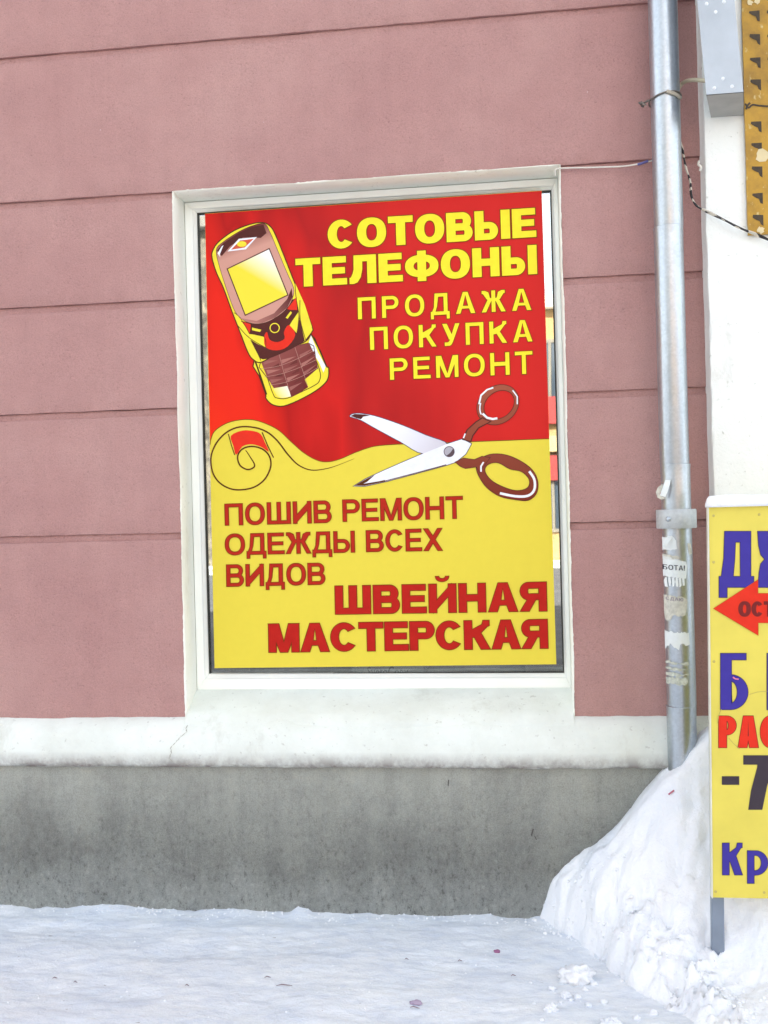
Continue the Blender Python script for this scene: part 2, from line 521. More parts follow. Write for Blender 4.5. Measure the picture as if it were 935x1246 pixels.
# plinth
def plinth():
    v, f = [], []
    xs = []
    x = XL
    while x < XR: xs.append(x); x += 0.3 if x < -3.0 else 0.012
    xs.append(XR)
    zs = [-0.08 + 0.0126 * i for i in range(50)]
    for x in xs:
        for z in zs:
            rz = max(0, 1 - max(0, z) / 0.4)
            d = fb(x * 2.2, z * 2.2, 1.0, 3) * 0.006 + fb(x * 26, z * 26, 4.0, 4) * (0.0012 + 0.004 * rz)
            v.append((x, -0.006 + d, z))
    k = len(zs)
    for i in range(len(xs) - 1):
        for j in range(k - 1):
            f.append((i*k+j, (i+1)*k+j, (i+1)*k+j+1, i*k+j+1))
    return mesh('plinth', v, f, M['concrete'], building, True)
plinth()
chip = m_plain('old_chip', (92, 88, 84), 0.9)
for (px, py, s, a) in ((546, 952, 0.012, 0.1), (648, 1012, 0.014, 0.25), (652, 1019, 0.008, -0.4)):
    c = on(px, py, -0.008)
    vv = [(c.x + s * math.sin(a) - 0.0018, -0.0155, c.z + s), (c.x + s * math.sin(a) + 0.002, -0.0155, c.z + s * .8), (c.x - s * math.sin(a) + 0.0016, -0.0155, c.z - s), (c.x - s * math.sin(a) - 0.002, -0.0155, c.z - s * .7)]
    mesh('plinth_crack', vv, [(0, 1, 2, 3)], chip, building)

# window: frame with mitred bars, glazing bead, pane
win = mesh('window', [], [], None, building)
FX0, FX1, FZ0, FZ1 = WX0 + 0.002, WX1 - 0.000, 0.797, 2.660
AX0, AX1, AZ0, AZ1 = -1.167, 0.174, 0.850, 2.622
def frame_bar(o0, o1, i0, i1, name='frame_bar'):
    """bar with mitred ends between outer edge o0-o1 and inner edge i0-i1 (x,z)"""
    v = []
    g = 0.0006
    dx, dz = o1[0] - o0[0], o1[1] - o0[1]
    L = math.hypot(dx, dz); ux, uz = dx / L * g, dz / L * g
    def P(a, t0, i, y, e):       # mix of outer & inner
        s = 1 if e == 0 else -1
        return (a[0] + (i[0] - a[0]) * t0 + ux * s, y, a[1] + (i[1] - a[1]) * t0 + uz * s)
    sect = [(0.0, 0.165), (0.0, 0.124), (0.06, 0.1215), (0.62, 0.121), (0.70, 0.123), (0.74, 0.1285), (0.97, 0.135), (1.0, 0.138), (1.0, 0.165)]
    for t, y in sect: v.append(P(o0, t, i0, y, 0))
    for t, y in sect: v.append(P(o1, t, i1, y, 1))
    k = len(sect)
    f = [(j, j + 1, k + j + 1, k + j) for j in range(k - 1)] + [tuple(range(k))[::-1], tuple(range(k, 2*k))]
    ob = mesh(name, v, f, M['pvc'], win)
    return ob
oc = [(FX0, FZ0), (FX1, FZ0), (FX1, FZ1), (FX0, FZ1)]
ic = [(AX0, .857), (AX1, AZ0), (AX1, AZ1), (AX0, AZ1)]
for i in range(4):
    j = (i + 1) % 4
    frame_bar(oc[i], oc[j], ic[i], ic[j])
g = MB()
for (a, b, c, d) in ((AX0, AX0 + 0.0045, AZ0, AZ1), (AX1 - 0.0045, AX1, AZ0, AZ1), (AX0 + 0.0045, AX1 - 0.0045, AZ0, AZ0 + 0.0045), (AX0 + 0.0045, AX1 - 0.0045, AZ1 - 0.0045, AZ1)):
    g.box(a + (0.0002), b - 0.0002, 0.139, 0.147, c, d)
g.build('gasket', M['gasket'], win)
g = MB(); g.box(AX0 - 0.004, AX1 + 0.004, 0.1475, 0.1515, AZ0 - 0.004, AZ1 + 0.004)
g.build('pane', M['glass'], win)

# room behind the glass, drape, ream of paper on the inner sill
g = MB()
g.add([(-2.2, 0.42, 0.2), (1.2, 0.42, 0.2), (1.2, 0.42, 3.1), (-2.2, 0.42, 3.1), (-2.2, 3.0, 0.2), (1.2, 3.0, 0.2), (1.2, 3.0, 3.1), (-2.2, 3.0, 3.1)],
      [(4, 5, 6, 7), (0, 1, 5, 4), (3, 7, 6, 2), (0, 4, 7, 3), (1, 2, 6, 5)])
g.build('room_walls', M['room'], building)
g = MB(); g.box(WX0, WX1, 0.17, 0.42, 0.80, 0.838, 0.004)
g.build('inner_sill', M['pvc'], building)
mt, n, b = mat_base('grey_drape', 0.95, spec=0.1)
c = ramp(n, nz(n, 26, 6, 0.75, stretch=(1, 1, 0.45)), [(0.3, lin((110, 106, 94))), (0.5, lin((176, 170, 156))), (0.68, lin((226, 220, 204)))])
n.links.new(c, b.inputs['Base Color'])
def drape(x0, x1, nm, lab):
    v, f = [], []
    nx, nzn = 60, 12
    for i in range(nx + 1):
        x = x0 + (x1 - x0) * i / nx
        for j in range(nzn + 1):
            z = 0.85 + 1.85 * j / nzn
            v.append((x + 0.01 * math.sin(z * 2.2 + i), 0.215 + 0.02 * math.sin(i * 0.9 + 0.4 * math.sin(z)) + 0.006 * fb(x * 20, z * 3), z))
    for i in range(nx):
        for j in range(nzn):
            a = i * (nzn + 1) + j
            f.append((a, a + nzn + 1, a + nzn + 2, a + 1))
    o = mesh(nm, v, f, mt, None, True)
    tag(o, lab, 'curtain')
drape(-1.24, -0.75, 'curtain', 'mottled grey curtain showing in the gap left of the red and yellow poster')

ream = root('paper_ream', (0, 0, 0), 'pale paper ream behind the glass under the poster, its grey lettering half hidden', 'paper pack')
a = on(428, 815, 0.156); e = on(516, 815, 0.156)
g = MB(); g.box(a.x, e.x, 0.156, 0.40, 0.8385, 0.915, 0.002)
g.build('wrapper', m_plain('ream_wrapper', (244, 246, 244), 0.5), ream)
ht = bpy.data.curves.new('ream_text', 'FONT'); ht.body = 'SvetoCopy'; ht.size = 0.05; ht.offset = 0.0006; ht.resolution_u = 3
to = bpy.data.objects.new('ream_text', ht); COL.objects.link(to)
dg = bpy.context.evaluated_depsgraph_get()
tm = bpy.data.meshes.new_from_object(to.evaluated_get(dg))
bpy.data.objects.remove(to)
xs = [v.co.x for v in tm.vertices]
p0, p1 = on(447, 815, 0.155), on(497, 815, 0.155)
k = (p1.x - p0.x) / (max(xs) - min(xs))
for v in tm.vertices:
    v.co = Vector((p0.x + (v.co.x - min(xs)) * k, 0.1552, on(470, 821, 0.155).z - 0.006 + v.co.y * k * 1.5))
tmo = bpy.data.objects.new('lettering', tm); COL.objects.link(tmo); tmo.parent = ream
tm.materials.clear(); tm.materials.append(m_plain('ream_ink', (110, 112, 112), 0.6))
folder = root('paper_stack', (0, 0, 0), 'low stack of grey papers behind the glass, right of the paper ream', 'papers')
g = MB()
for k in range(5):
    a = on(518 + k * 2, 815, 0.2); e = on(640 - k * 6, 815, 0.2)
    g.box(a.x, e.x, 0.160 + 0.003 * k, 0.38, 0.8385 + 0.009 * k, 0.8475 + 0.009 * k - 0.0006)
g.build('papers', m_plain('grey_papers', (190, 192, 194), 0.8, var=0.2), folder)

# ------------------------------------------------------------------ letters drawn as flat print
def ell(cx, cy, rx, ry, a0, a1, n=14):
    return [(cx + rx * math.cos(R(a0 + (a1 - a0) * i / n)), cy + ry * math.sin(R(a0 + (a1 - a0) * i / n))) for i in range(n + 1)]
def sup(cx, cy, rx, ry, n=36, p=2.25):
    out = []
    for i in range(n):
        a = 2 * math.pi * i / n; c, s = math.cos(a), math.sin(a)
        out.append((cx + rx * math.copysign(abs(c) ** (2 / p), c), cy + ry * math.copysign(abs(s) ** (2 / p), s)))
    return out
def rect(x0, y0, x1, y1): return [[(x0, y0), (x0, y1), (x1, y1), (x1, y0)]]
def dia(xb, xt, sw, yb=0.0, yt=1.0): return [[(xb, yb), (xt, yt), (xt + sw, yt), (xb + sw, yb)]]
def bowl(x1, y0, y1, s, t):
    """closed bowl on a stem, stem included between y0 and y1"""
    rx = min((y1 - y0) / 2, x1 - s * 0.9); ry = (y1 - y0) / 2; cy = (y0 + y1) / 2
    o = [(0, y0), (0, y1), (x1 - rx, y1)] + ell(x1 - rx, cy, rx, ry, 90, -90, 16)[1:]
    irx = max(0.02, rx - s * 0.98); iry = ry - t
    h = [(s, y0 + t), (s, y1 - t), (x1 - rx, y1 - t)] + ell(x1 - rx, cy, irx, iry, 90, -90, 12)[1:]
    return [o, h]
def mir(piece, w): return [[(w - x, y) for x, y in c][::-1] for c in piece]
def carc(w, s, t, a=38):
    """letter C"""
    n = 26
    cx, rx = w / 2, w / 2
    o = [(cx + rx * math.cos(R(d)), 0.5 + 0.5 * math.sin(R(d))) for d in [a + (360 - 2 * a) * i / n for i in range(n + 1)]]
    i_ = [(cx + (rx - s) * math.cos(R(d)), 0.5 + (0.5 - t) * math.sin(R(d))) for d in [a + 6 + (360 - 2 * a - 12) * i / n for i in range(n + 1)]]
    return [[*o, *i_[::-1]]]

def glyph(ch, s, t, narrow=1.0):
    """(width, pieces) for cap height 1; s = stem, t = bar. a piece = [outer, hole...]"""
    N = narrow
    if ch in 'ОO': w = 0.80 * N; return w, [[sup(w/2, .5, w/2, .51), sup(w/2, .5, w/2 - s, .51 - t)]]
    if ch == 'С': w = 0.75 * N; return w, [carc(w, s, t)]
    if ch == 'Т': w = 0.68 * N; return w, [[[(0, 1-t), (0, 1), (w, 1), (w, 1-t), (w/2+s/2, 1-t), (w/2+s/2, 0), (w/2-s/2, 0), (w/2-s/2, 1-t)]]]
    if ch == 'П': w = 0.74 * N; return w, [[[(0, 0), (0, 1), (w, 1), (w, 0), (w-s, 0), (w-s, 1-t), (s, 1-t), (s, 0)]]]
    if ch == 'Е': w = 0.66 * N; return w, [[[(0, 0), (0, 1), (w*.97, 1), (w*.97, 1-t), (s, 1-t), (s, .5+t*.52), (w*.92, .5+t*.52), (w*.92, .5-t*.48), (s, .5-t*.48), (s, t), (w, t), (w, 0)]]]
    if ch == 'Н': w = 0.74 * N; return w, [[[(0, 0), (0, 1), (s, 1), (s, .5+t*.55), (w-s, .5+t*.55), (w-s, 1), (w, 1), (w, 0), (w-s, 0), (w-s, .5-t*.55), (s, .5-t*.55), (s, 0)]]]
    if ch == 'Ш':
        w = 0.98 * N; c = w / 2
        return w, [[[(0, 0), (0, 1), (s, 1), (s, t), (c-s/2, t), (c-s/2, 1), (c+s/2, 1), (c+s/2, t), (w-s, t), (w-s, 1), (w, 1), (w, 0)]]]
    if ch == 'Р': w = 0.69 * N; return w, [bowl(w, .40, 1, s, t), rect(0, 0, s, .42)]
    if ch == 'р': w = 0.62 * N; return w, [bowl(w, .0, .74, s, t*.9), rect(0, -.25, s, .02)]
    if ch == 'Я': w = 0.73 * N; return w, [mir(bowl(w, .40, 1, s, t), w), rect(w-s, 0, w, .42), [[(0, 0), (w*.30, .44), (w*.30+s*1.1, .44), (s*1.15, 0)]]]
    if ch == 'В': w = 0.72 * N; return w, [bowl(w*.95, .5 - t*.45, 1, s, t), bowl(w, 0, .5 + t*.45, s, t)]
    if ch == 'Б': w = 0.70 * N; return w, [bowl(w, 0, .62, s, t), rect(0, .6, s, 1), rect(s*.9, 1-t, w*.93, 1)]
    if ch == 'Ь': w = 0.68 * N; return w, [bowl(w, 0, .61, s, t), rect(0, .6, s, 1)]
    if ch == 'Ы':
        w0 = 0.64 * N; g = 0.10
        return w0 + g + s, [bowl(w0, 0, .61, s, t), rect(0, .6, s, 1), rect(w0 + g, 0, w0 + g + s, 1)]
    if ch == 'Л':
        w = 0.74 * N
        return w, [[[(0, 0), (0, t*.95), (w*.06, t*1.05), (w*.12, t*1.6), (w*.16, .5), (w*.17, 1), (w, 1), (w, 0), (w-s, 0), (w-s, 1-t), (w*.17+s*.95, 1-t), (w*.17+s*.93, .5), (w*.15+s*.8, .22), (w*.10+s*.6, .05), (w*.10+s*.2, 0)]]]
    if ch == 'Д':
        w = 0.78 * N; d = .19
        return w, [[[(0, -d), (0, t), (w*.07, t), (w*.17, .35), (w*.22, 1), (w*.90, 1), (w*.90, t), (w, t), (w, -d), (w-s*.75, -d), (w-s*.75, 0), (s*.75, 0), (s*.75, -d)],
                     [(w*.07+s*.85, t), (w*.17+s*.8, .40), (w*.20+s, 1-t), (w*.90-s, 1-t), (w*.90-s, t)]]]
    if ch == 'А':
        w = 0.80 * N; a = s * .62; q = 0.30
        k = (w/2 - a)
        return w, [[[(0, 0), (k, 1), (w-k, 1), (w, 0), (w-s*1.12, 0), (w-s*1.12-k*.24, .23), (s*1.12+k*.24, .23), (s*1.12, 0)],
                    [(s*1.12+k*(.23+t*.8), .23+t*.8), (w/2, 1-t*.85), (w-s*1.12-k*(.23+t*.8), .23+t*.8)]]]
    if ch == 'К': w = 0.73 * N; return w, [rect(0, 0, s, 1), [[(s*.6, .40), (s*.6, .62), (w*.80-s*.35, .86), (w*.80-s*.2, 1), (w*.97, 1), (w*.97, 1-t*.9), (w*.90, 1-t), (w*.62, .56), (w*.50, .45)]], dia(w-s*1.2, w*.30, s*1.15, 0, .57)]
    if ch == 'Ж':
        w = 1.0 * N; c = w / 2
        L_ = [[(0.02, 1), (0.02, 1-t*.9), (w*.07, 1-t*.95), (w*.22, .60), (w*.33, .52), (c, .52), (c, .62), (w*.34+s*.1, .66), (w*.22+s*.5, .92), (w*.15, 1)]]
        D_ = [[(0, 0), (w*.25, .56), (w*.25+s*1.1, .56), (s*1.15, 0)]]
        return w, [rect(c-s/2, 0, c+s/2, 1), L_, mir(L_, w), D_, mir(D_, w)]
    if ch == 'У': w = 0.72 * N; return w, [[[(0, 1), (s*1.15, 1), (w*.52+s*.3, .42), (w*.52-s*.6, .27)]], [[(w-s*1.1, 1), (w, 1), (w*.60, .18), (w*.52, .06), (w*.42, 0), (w*.12, 0), (w*.12, t), (w*.30, t), (w*.40, t*1.4)]]]
    if ch == 'М': w = 0.86 * N; return w, [rect(0, 0, s*.95, 1), rect(w-s*.95, 0, w, 1), [[(0, 1), (s*1.35, 1), (w/2+s*.30, 0), (w/2-s*.48, 0)]], [[(w, 1), (w-s*1.35, 1), (w/2-s*.30, 0), (w/2+s*.48, 0)]]]
    if ch in 'ИЙ':
        w = 0.75 * N
        ps = [rect(0, 0, s, 1), rect(w-s, 0, w, 1), [[(s*.6, 0), (s*.6, .30), (w-s*.6, 1), (w-s*.6, .70)]]]
        if ch == 'Й': ps.append([ell(w/2, 1.27, w*.24, .17, 180, 360, 10) + ell(w/2, 1.27, w*.13, .08, 360, 180, 10)])
        return w, ps
    if ch == 'Х': w = 0.76 * N; return w, [dia(0, w-s*1.25, s*1.25), dia(w-s*1.25, 0, s*1.25)]
    if ch == 'Ф': w = 0.92 * N; return w, [[sup(w/2, .5, w/2, .39), sup(w/2, .5, w/2 - s*.95, .39 - t)], rect(w/2-s*.48, -.03, w/2+s*.48, 1.03)]
    if ch == 'Ю': w = 0.95 * N; return w, [rect(0, 0, s, 1), rect(s*.9, .5-t/2, w*.35, .5+t/2), [sup(w*.66, .5, w*.34, .51), sup(w*.66, .5, w*.34 - s, .51 - t)]]
    if ch == '7': w = 0.62 * N; return w, [[[(0, 1), (w, 1), (w, 1-t), (w*.72, .55), (w*.56, 0), (w*.14, 0), (w*.30, .45), (w*.60, 1-t), (0, 1-t)]]]
    if ch == '-': w = 0.34 * N; return w, [rect(0, .30, w, .30 + t)]
    if ch == '!': w = s * 1.2; return w, [rect(0, .3, w, 1), rect(0, 0, w, .2)]
    return 0.3, []

def tess(loops):
    tris = geometry.tessellate_polygon([[Vector((x, y, 0)) for x, y in lp] for lp in loops])
    return [p for lp in loops for p in lp], tris

def offset_ring(pts, d, closed=True):
    out = []
    n = len(pts)
    for i in range(n):
        a = pts[(i-1) % n] if (closed or i > 0) else None
        b = pts[i]
        c = pts[(i+1) % n] if (closed or i < n-1) else None
        def nrm(p, q):
            dx, dy = q[0]-p[0], q[1]-p[1]; L = math.hypot(dx, dy) or 1e-9
            return (-dy / L, dx / L)
        n1 = nrm(a, b) if a else None; n2 = nrm(b, c) if c else None
        if not n1: n1 = n2
        if not n2: n2 = n1
        mx, my = n1[0] + n2[0], n1[1] + n2[1]
        L = math.hypot(mx, my)
        if L < 1e-6: mx, my = n1; L = 1
        mx, my = mx / L, my / L
        cs = max(0.5, mx * n1[0] + my * n1[1])
        out.append((b[0] + mx * d / cs, b[1] + my * d / cs))
    return out

class Art:
    """flat print on a plane: shapes given in photo measurements, laid on the plane at depth y (metres)"""
    def __init__(s, y): s.y = y; s.v = []; s.f = []; s.dy = 0.0
    def _add(s, pts, faces):
        n = len(s.v)
        s.v += [on(px, py, s.y + s.dy) for px, py in pts]
        s.f += [tuple(i + n for i in f) for f in faces]
    def fill(s, *loops):
        pts, tris = tess([dedupe(l) for l in loops]); s._add(pts, tris); s.dy -= 0.00006
    def line(s, pts, w, closed=False, taper=None):
        pts = dedupe(pts)
        if taper:
            n = len(pts)
            A, B = [], []
            for i in range(n):
                ww = taper(i / (n - 1)) * w
                A.append(offset_ring(pts, ww/2, closed)[i]); B.append(offset_ring(pts, -ww/2, closed)[i])
        else:
            A = offset_ring(pts, w/2, closed); B = offset_ring(pts, -w/2, closed)
        n = len(pts)
        f = []
        for i in range(n if closed else n - 1):
            j = (i + 1) % n
            f.append((i, j, n + j, n + i))
        s._add(A + B, f); s.dy -= 0.00006
    def build(s, name, mat, parent, label=None):
        o = mesh(name, s.v, s.f, mat, parent)
        # faces look towards the street
        me = o.data
        flip = [p.index for p in me.polygons if p.normal.y > 0]
        if flip:
            import bmesh
            bm = bmesh.new(); bm.from_mesh(me); bm.faces.ensure_lookup_table()
            bmesh.ops.reverse_faces(bm, faces=[bm.faces[i] for i in flip]); bm.to_mesh(me); bm.free()
        if label: o['label'] = label
        return o

def dedupe(l):
    out = []
    for p in l:
        if not out or math.hypot(p[0]-out[-1][0], p[1]-out[-1][1]) > 1e-5: out.append(p)
    if len(out) > 2 and math.hypot(out[0][0]-out[-1][0], out[0][1]-out[-1][1]) < 1e-5: out.pop()
    return out

def catmull(pts, n=6, closed=False):
    out = []
    L = len(pts)
    rng = range(L) if closed else range(L - 1)
    for i in rng:
        p0 = pts[(i-1) % L] if (closed or i > 0) else pts[i]
        p1 = pts[i]; p2 = pts[(i+1) % L]
        p3 = pts[(i+2) % L] if (closed or i < L-2) else p2
        for k in range(n):
            t = k / n
            out.append(tuple(0.5 * (2*p1[a] + (p2[a]-p0[a])*t + (2*p0[a]-5*p1[a]+4*p2[a]-p3[a])*t*t + (3*p1[a]-p0[a]-3*p2[a]+p3[a])*t**3) for a in (0, 1)))
    if not closed: out.append(tuple(pts[-1]))
    return out

def lettering(text, quad, plane, mat, matline, parent, s, t, gap=0.10, ow=1.6, narrow=1.0, space=0.34, label=None):
    """quad: photo positions of top-left, top-right, bottom-right, bottom-left of the caps"""
    tl, tr, br, bl = quad
    hpx = (math.hypot(bl[0]-tl[0], bl[1]-tl[1]) + math.hypot(br[0]-tr[0], br[1]-tr[1])) / 2
    wpx = (math.hypot(tr[0]-tl[0], tr[1]-tl[1]) + math.hypot(br[0]-bl[0], br[1]-bl[1])) / 2
    target = wpx / hpx
    nr = narrow
    for it in range(8):        # choose letter widths so that the line fills its measured length
        tot = 0
        for i, ch in enumerate(text):
            tot += space if ch == ' ' else glyph(ch, s, t, nr)[0]
            if i < len(text) - 1: tot += gap
        fixed = gap * (len(text) - 1) + space * text.count(' ')
        nr *= max(0.3, (target - fixed)) / (tot - fixed)
    def mp(x, y):
        u = x / tot
        top = (tl[0] + (tr[0]-tl[0])*u, tl[1] + (tr[1]-tl[1])*u)
        bot = (bl[0] + (br[0]-bl[0])*u, bl[1] + (br[1]-bl[1])*u)
        return (bot[0] + (top[0]-bot[0])*y, bot[1] + (top[1]-bot[1])*y)
    A, B = Art(plane), Art(plane - 0.0004)
    x = 0
    for ch in text:
        if ch == ' ': x += space + gap; continue
        wd, pieces = glyph(ch, s, t, nr)
        A.dy = B.dy = 0
        for pc in pieces:
            loops = [[mp(x + a, b) for a, b in lp] for lp in pc]
            B.fill(*loops)
            for lp in loops: A.line(lp, ow, True)
        x += wd + gap
    if ow > 0: A.build('letter_outline', matline, parent)
    return B.build('lettering', mat, parent, label)

# ------------------------------------------------------------------ the poster in the window
PY = 0.104
poster = root('window_poster', (0, 0, 0), 'red and yellow phone and tailoring poster filling the window', 'sign')
C4 = [(249.6, 260), (659.3, 231.8), (677.2, 808.3), (261.3, 813)]
cs = [on(x, y, PY) for x, y in C4]
v = [c.copy() for c in cs] + [c + Vector((0, 0.006, 0)) for c in cs]
yel = m_print('printed_yellow', (228, 209, 72), .42, .008)
v = [c for c in cs] + [c + Vector((0, 0.006, 0)) for c in cs]
mesh('poster_board', v, [(0, 3, 2, 1), (4, 5, 6, 7), (0, 1, 5, 4), (1, 2, 6, 5), (2, 3, 7, 6), (3, 0, 4, 7)], m_plain('poster_backing', (206, 200, 190), .6), poster)
A = Art(PY - 0.0004); A.fill(C4); A.build('yellow_field', yel, poster)
brown = m_print('printed_brown', (88, 44, 18))
olive = m_print('printed_olive_line', (112, 66, 10))
R1 = lambda x, y: (200 + x / 3.74, 190 + y / 3.74)
R3 = lambda x, y: (235 + x / 3.896, 440 + y / 3.896)
R4 = lambda x, y: (410 + x / 3.224, 450 + y / 3.224)
curve = catmull([(255.9, 541), (257, 534), (262, 524), (276, 515), (292, 511), (309, 511), (325, 516), (340, 524), (355, 538), (370, 551), (386, 560), (399, 562), (414, 558.5), (434, 550), (456, 543), (484, 540.5)], 5)
curve += [(530, 539), (600, 536.5), (668.6, 533.8)]
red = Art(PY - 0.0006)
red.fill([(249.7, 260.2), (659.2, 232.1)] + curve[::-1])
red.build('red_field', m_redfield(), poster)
ln = Art(PY - 0.0009); ln.line(curve, 0.9); ln.build('field_border', olive, poster)

Ltext = m_print('printed_letter_yellow', (250, 226, 50))
l_red = m_print('printed_letter_red', (184, 30, 22))
l_or = m_print('printed_letter_orange', (180, 38, 22))
l_line3 = m_print('printed_line_umber', (128, 52, 12))
l_line2 = m_print('printed_line_brown', (134, 50, 10))
LP = PY - 0.0022
lettering('СОТОВЫЕ', [(398.4, 268.2), (652, 252.8), (653, 288.2), (399.4, 303.4)], LP, Ltext, olive, poster, .315, .225, gap=.075, ow=1.9)
lettering('ТЕЛЕФОНЫ', [(359.6, 315), (653, 297.8), (654, 333.3), (360.5, 349.3)], LP, Ltext, olive, poster, .315, .225, gap=.085, ow=1.9)
lettering('ПРОДАЖА', [(435.4, 362.3), (646, 350.9), (646.8, 377), (436, 388.5)], LP, Ltext, olive, poster, .18, .155, gap=.30, ow=1.7)
lettering('ПОКУПКА', [(450, 398.5), (647.5, 389), (648.2, 415.3), (450.8, 425.8)], LP, Ltext, olive, poster, .18, .155, gap=.27, ow=1.4)
lettering('РЕМОНТ', [(474.3, 436.4), (648, 427), (648.8, 454.6), (475, 462.2)], LP, Ltext, olive, poster, .18, .155, gap=.26, ow=1.7)
lettering('ПОШИВ', [(274, 613.8), (402.5, 609.5), (403.2, 635.4), (274.6, 638.8)], LP, l_or, l_line2, poster, .145, .12, gap=.16, ow=1.9)
lettering('РЕМОНТ', [(417.3, 608.7), (562.6, 604.2), (563.2, 630.3), (418, 634.2)], LP, l_or, l_line2, poster, .145, .12, gap=.14, ow=1.9)
lettering('ОДЕЖДЫ', [(274.2, 650.5), (431, 646.6), (431.5, 671.5), (274.8, 675)], LP, l_or, l_line2, poster, .145, .12, gap=.13, ow=1.9)
lettering('ВСЕХ', [(446, 646), (537.4, 643.2), (538, 669.4), (446.5, 671)], LP, l_or, l_line2, poster, .145, .12, gap=.14, ow=1.9)
lettering('ВИДОВ', [(276, 687.7), (395, 685.4), (395.5, 710.7), (276.4, 713.3)], LP, l_or, l_line2, poster, .145, .12, gap=.14, ow=1.9)
lettering('ШВЕЙНАЯ', [(408, 713.4), (664.8, 708.4), (665.6, 743.2), (408.6, 747.2)], LP, l_red, l_line3, poster, .26, .195, gap=.11, ow=1.9)
lettering('МАСТЕРСКАЯ', [(327, 759.6), (666, 753.8), (667, 788.6), (327.6, 793.6)], LP, l_red, l_line3, poster, .265, .195, gap=.07, ow=1.9)

# telephone picture
def T(pts, f=R1): return [f(*p) for p in pts]
ph = lambda k: PY - 0.0014 - 0.0004 * k
maroon = m_two('printed_maroon', (104, 42, 40), (196, 138, 122), R1(360, 320), R1(380, 490), PY)
maroon2 = m_two('printed_keys', (150, 84, 78), (104, 34, 34), R1(440, 920), R1(640, 1080), PY)
dmar = m_print('printed_dark_maroon', (84, 38, 34))
pyel = m_print('printed_phone_yellow', (240, 222, 60))
pred = m_print('printed_phone_red', (226, 48, 30))
pwht = m_print('printed_white', (236, 238, 244))
line = m_print('printed_dark_line', (74, 44, 22))
scrn = m_two('printed_screen', (236, 220, 62), (250, 250, 245), R1(425, 560), R1(490, 450), PY)
shell = catmull([(410, 930), (432, 1000), (462, 1083), (462, 1100), (480, 1122), (505, 1135), (545, 1137), (610, 1112), (690, 1068), (735, 1030), (748, 1000), (748, 962), (737, 955), (705, 880), (668, 812), (560, 800)], 3, True)
body = catmull([(222, 428), (250, 388), (320, 338), (400, 308), (452, 303), (485, 322), (508, 362), (550, 465), (592, 572), (625, 650), (673, 775), (672, 800), (640, 845), (540, 880), (445, 937), (405, 925), (380, 890), (345, 800), (308, 705), (270, 600), (238, 530), (218, 462)], 4, True)
A = Art(ph(0)); A.fill(T(shell)); A.build('phone_shell', pyel, poster)
A = Art(ph(.5)); A.fill(T([(668, 815), (700, 895), (735, 955), (725, 985), (706, 940), (655, 860)])); A.build('phone_glint', pwht, poster)
A = Art(ph(1)); A.line(T(shell), 1.3, True)
inner = catmull([(440, 935), (470, 1010), (497, 1085), (515, 1101), (560, 1102), (620, 1075), (690, 1040), (708, 1018), (710, 985), (690, 925), (655, 850)], 3, True)
A.line(T(inner), 0.9, True); A.line(T([(415, 935), (438, 1000), (466, 1085)]), 1.9); A.line(T([(672, 815), (712, 890), (740, 958)]), 1.5)
A.build('phone_outline', line, poster)
A = Art(ph(1.2)); A.fill(T([(440, 935), (470, 1010), (499, 1056), (560, 1046), (580, 1097), (612, 1080), (655, 1052), (640, 1016), (700, 968), (690, 915), (660, 850), (600, 862), (500, 890)])); A.build('phone_keypad', maroon2, poster)
def kq(u, v_):      # a point on the slanted key field
    a = (440 + 250 * u, 925 - 62 * u + 22 * math.sin(math.pi * u)); b_ = (505 + 207 * u, 1098 - 85 * u + 22 * math.sin(math.pi * u))
    return (a[0] + (b_[0] - a[0]) * v_, a[1] + (b_[1] - a[1]) * v_)
kh = m_print('printed_key_shine', (172, 112, 102)); kd = m_print('printed_key_shade', (108, 50, 46))
for cu in range(3):
    for cv in range(4):
        if cv == 3 and cu != 1: continue
        u0, u1, v0, v1 = cu / 3 + .03, (cu + 1) / 3 - .03, cv / 4 + .03, (cv + 1) / 4 - .03
        A = Art(ph(1.28)); A.fill(T([kq(u0, v0), kq(u1, v0), kq(u0, v0 + (v1 - v0) * .55)])); A.build('phone_key_shine', kh if (cu + cv) % 2 else m_print('printed_key_shine_soft', (156, 96, 88)), poster)
        A = Art(ph(1.32)); A.fill(T([kq(u1, v0 + .08), kq(u1, v1), kq(u0 + .1, v1)])); A.build('phone_key_shade', kd, poster)
A = Art(ph(1.4)); A.fill(T([(495, 1057), (560, 1046), (578, 1093), (535, 1101), (512, 1092)])); A.build('phone_key_glint', m_two('printed_key_glint', (240, 222, 60), (246, 244, 220), R1(505, 1090), R1(560, 1050), PY), poster)
A = Art(ph(1.4)); A.fill(T([(640, 1017), (697, 968), (708, 990), (705, 1018), (690, 1035), (655, 1050)])); A.build('phone_key', pyel, poster)
A = Art(ph(1.6))
for l in ([(440, 968), (520, 955), (600, 925), (680, 885)], [(455, 1005), (535, 990), (620, 960), (695, 925)], [(472, 1042), (550, 1030), (635, 998), (703, 960)], [(520, 890), (545, 985), (578, 1095)], [(595, 870), (622, 950), (655, 1050)]):
    A.line(T(catmull(l, 4)), 0.45)
A.build('phone_key_lines', m_print('printed_key_line', (186, 140, 126)), poster)
A = Art(ph(2)); A.fill(T(body)); A.build('phone_side', pyel, poster)
A = Art(ph(2.3)); A.line(T(body), 1.3, True); A.build('phone_outline', line, poster)
low = catmull([(372, 755), (384, 830), (412, 885), (450, 925), (540, 895), (625, 850), (668, 800), (620, 660), (590, 650)], 4, True)
A = Art(ph(2.6)); A.fill(T(low)); A.build('phone_lower_face', dmar, poster)
def pieces(name, mat, y, polys, f=R1):
    for k_, p_ in enumerate(polys):
        A = Art(y - 0.00005 * k_); A.fill(T(p_, f)); A.build(name, mat, poster)
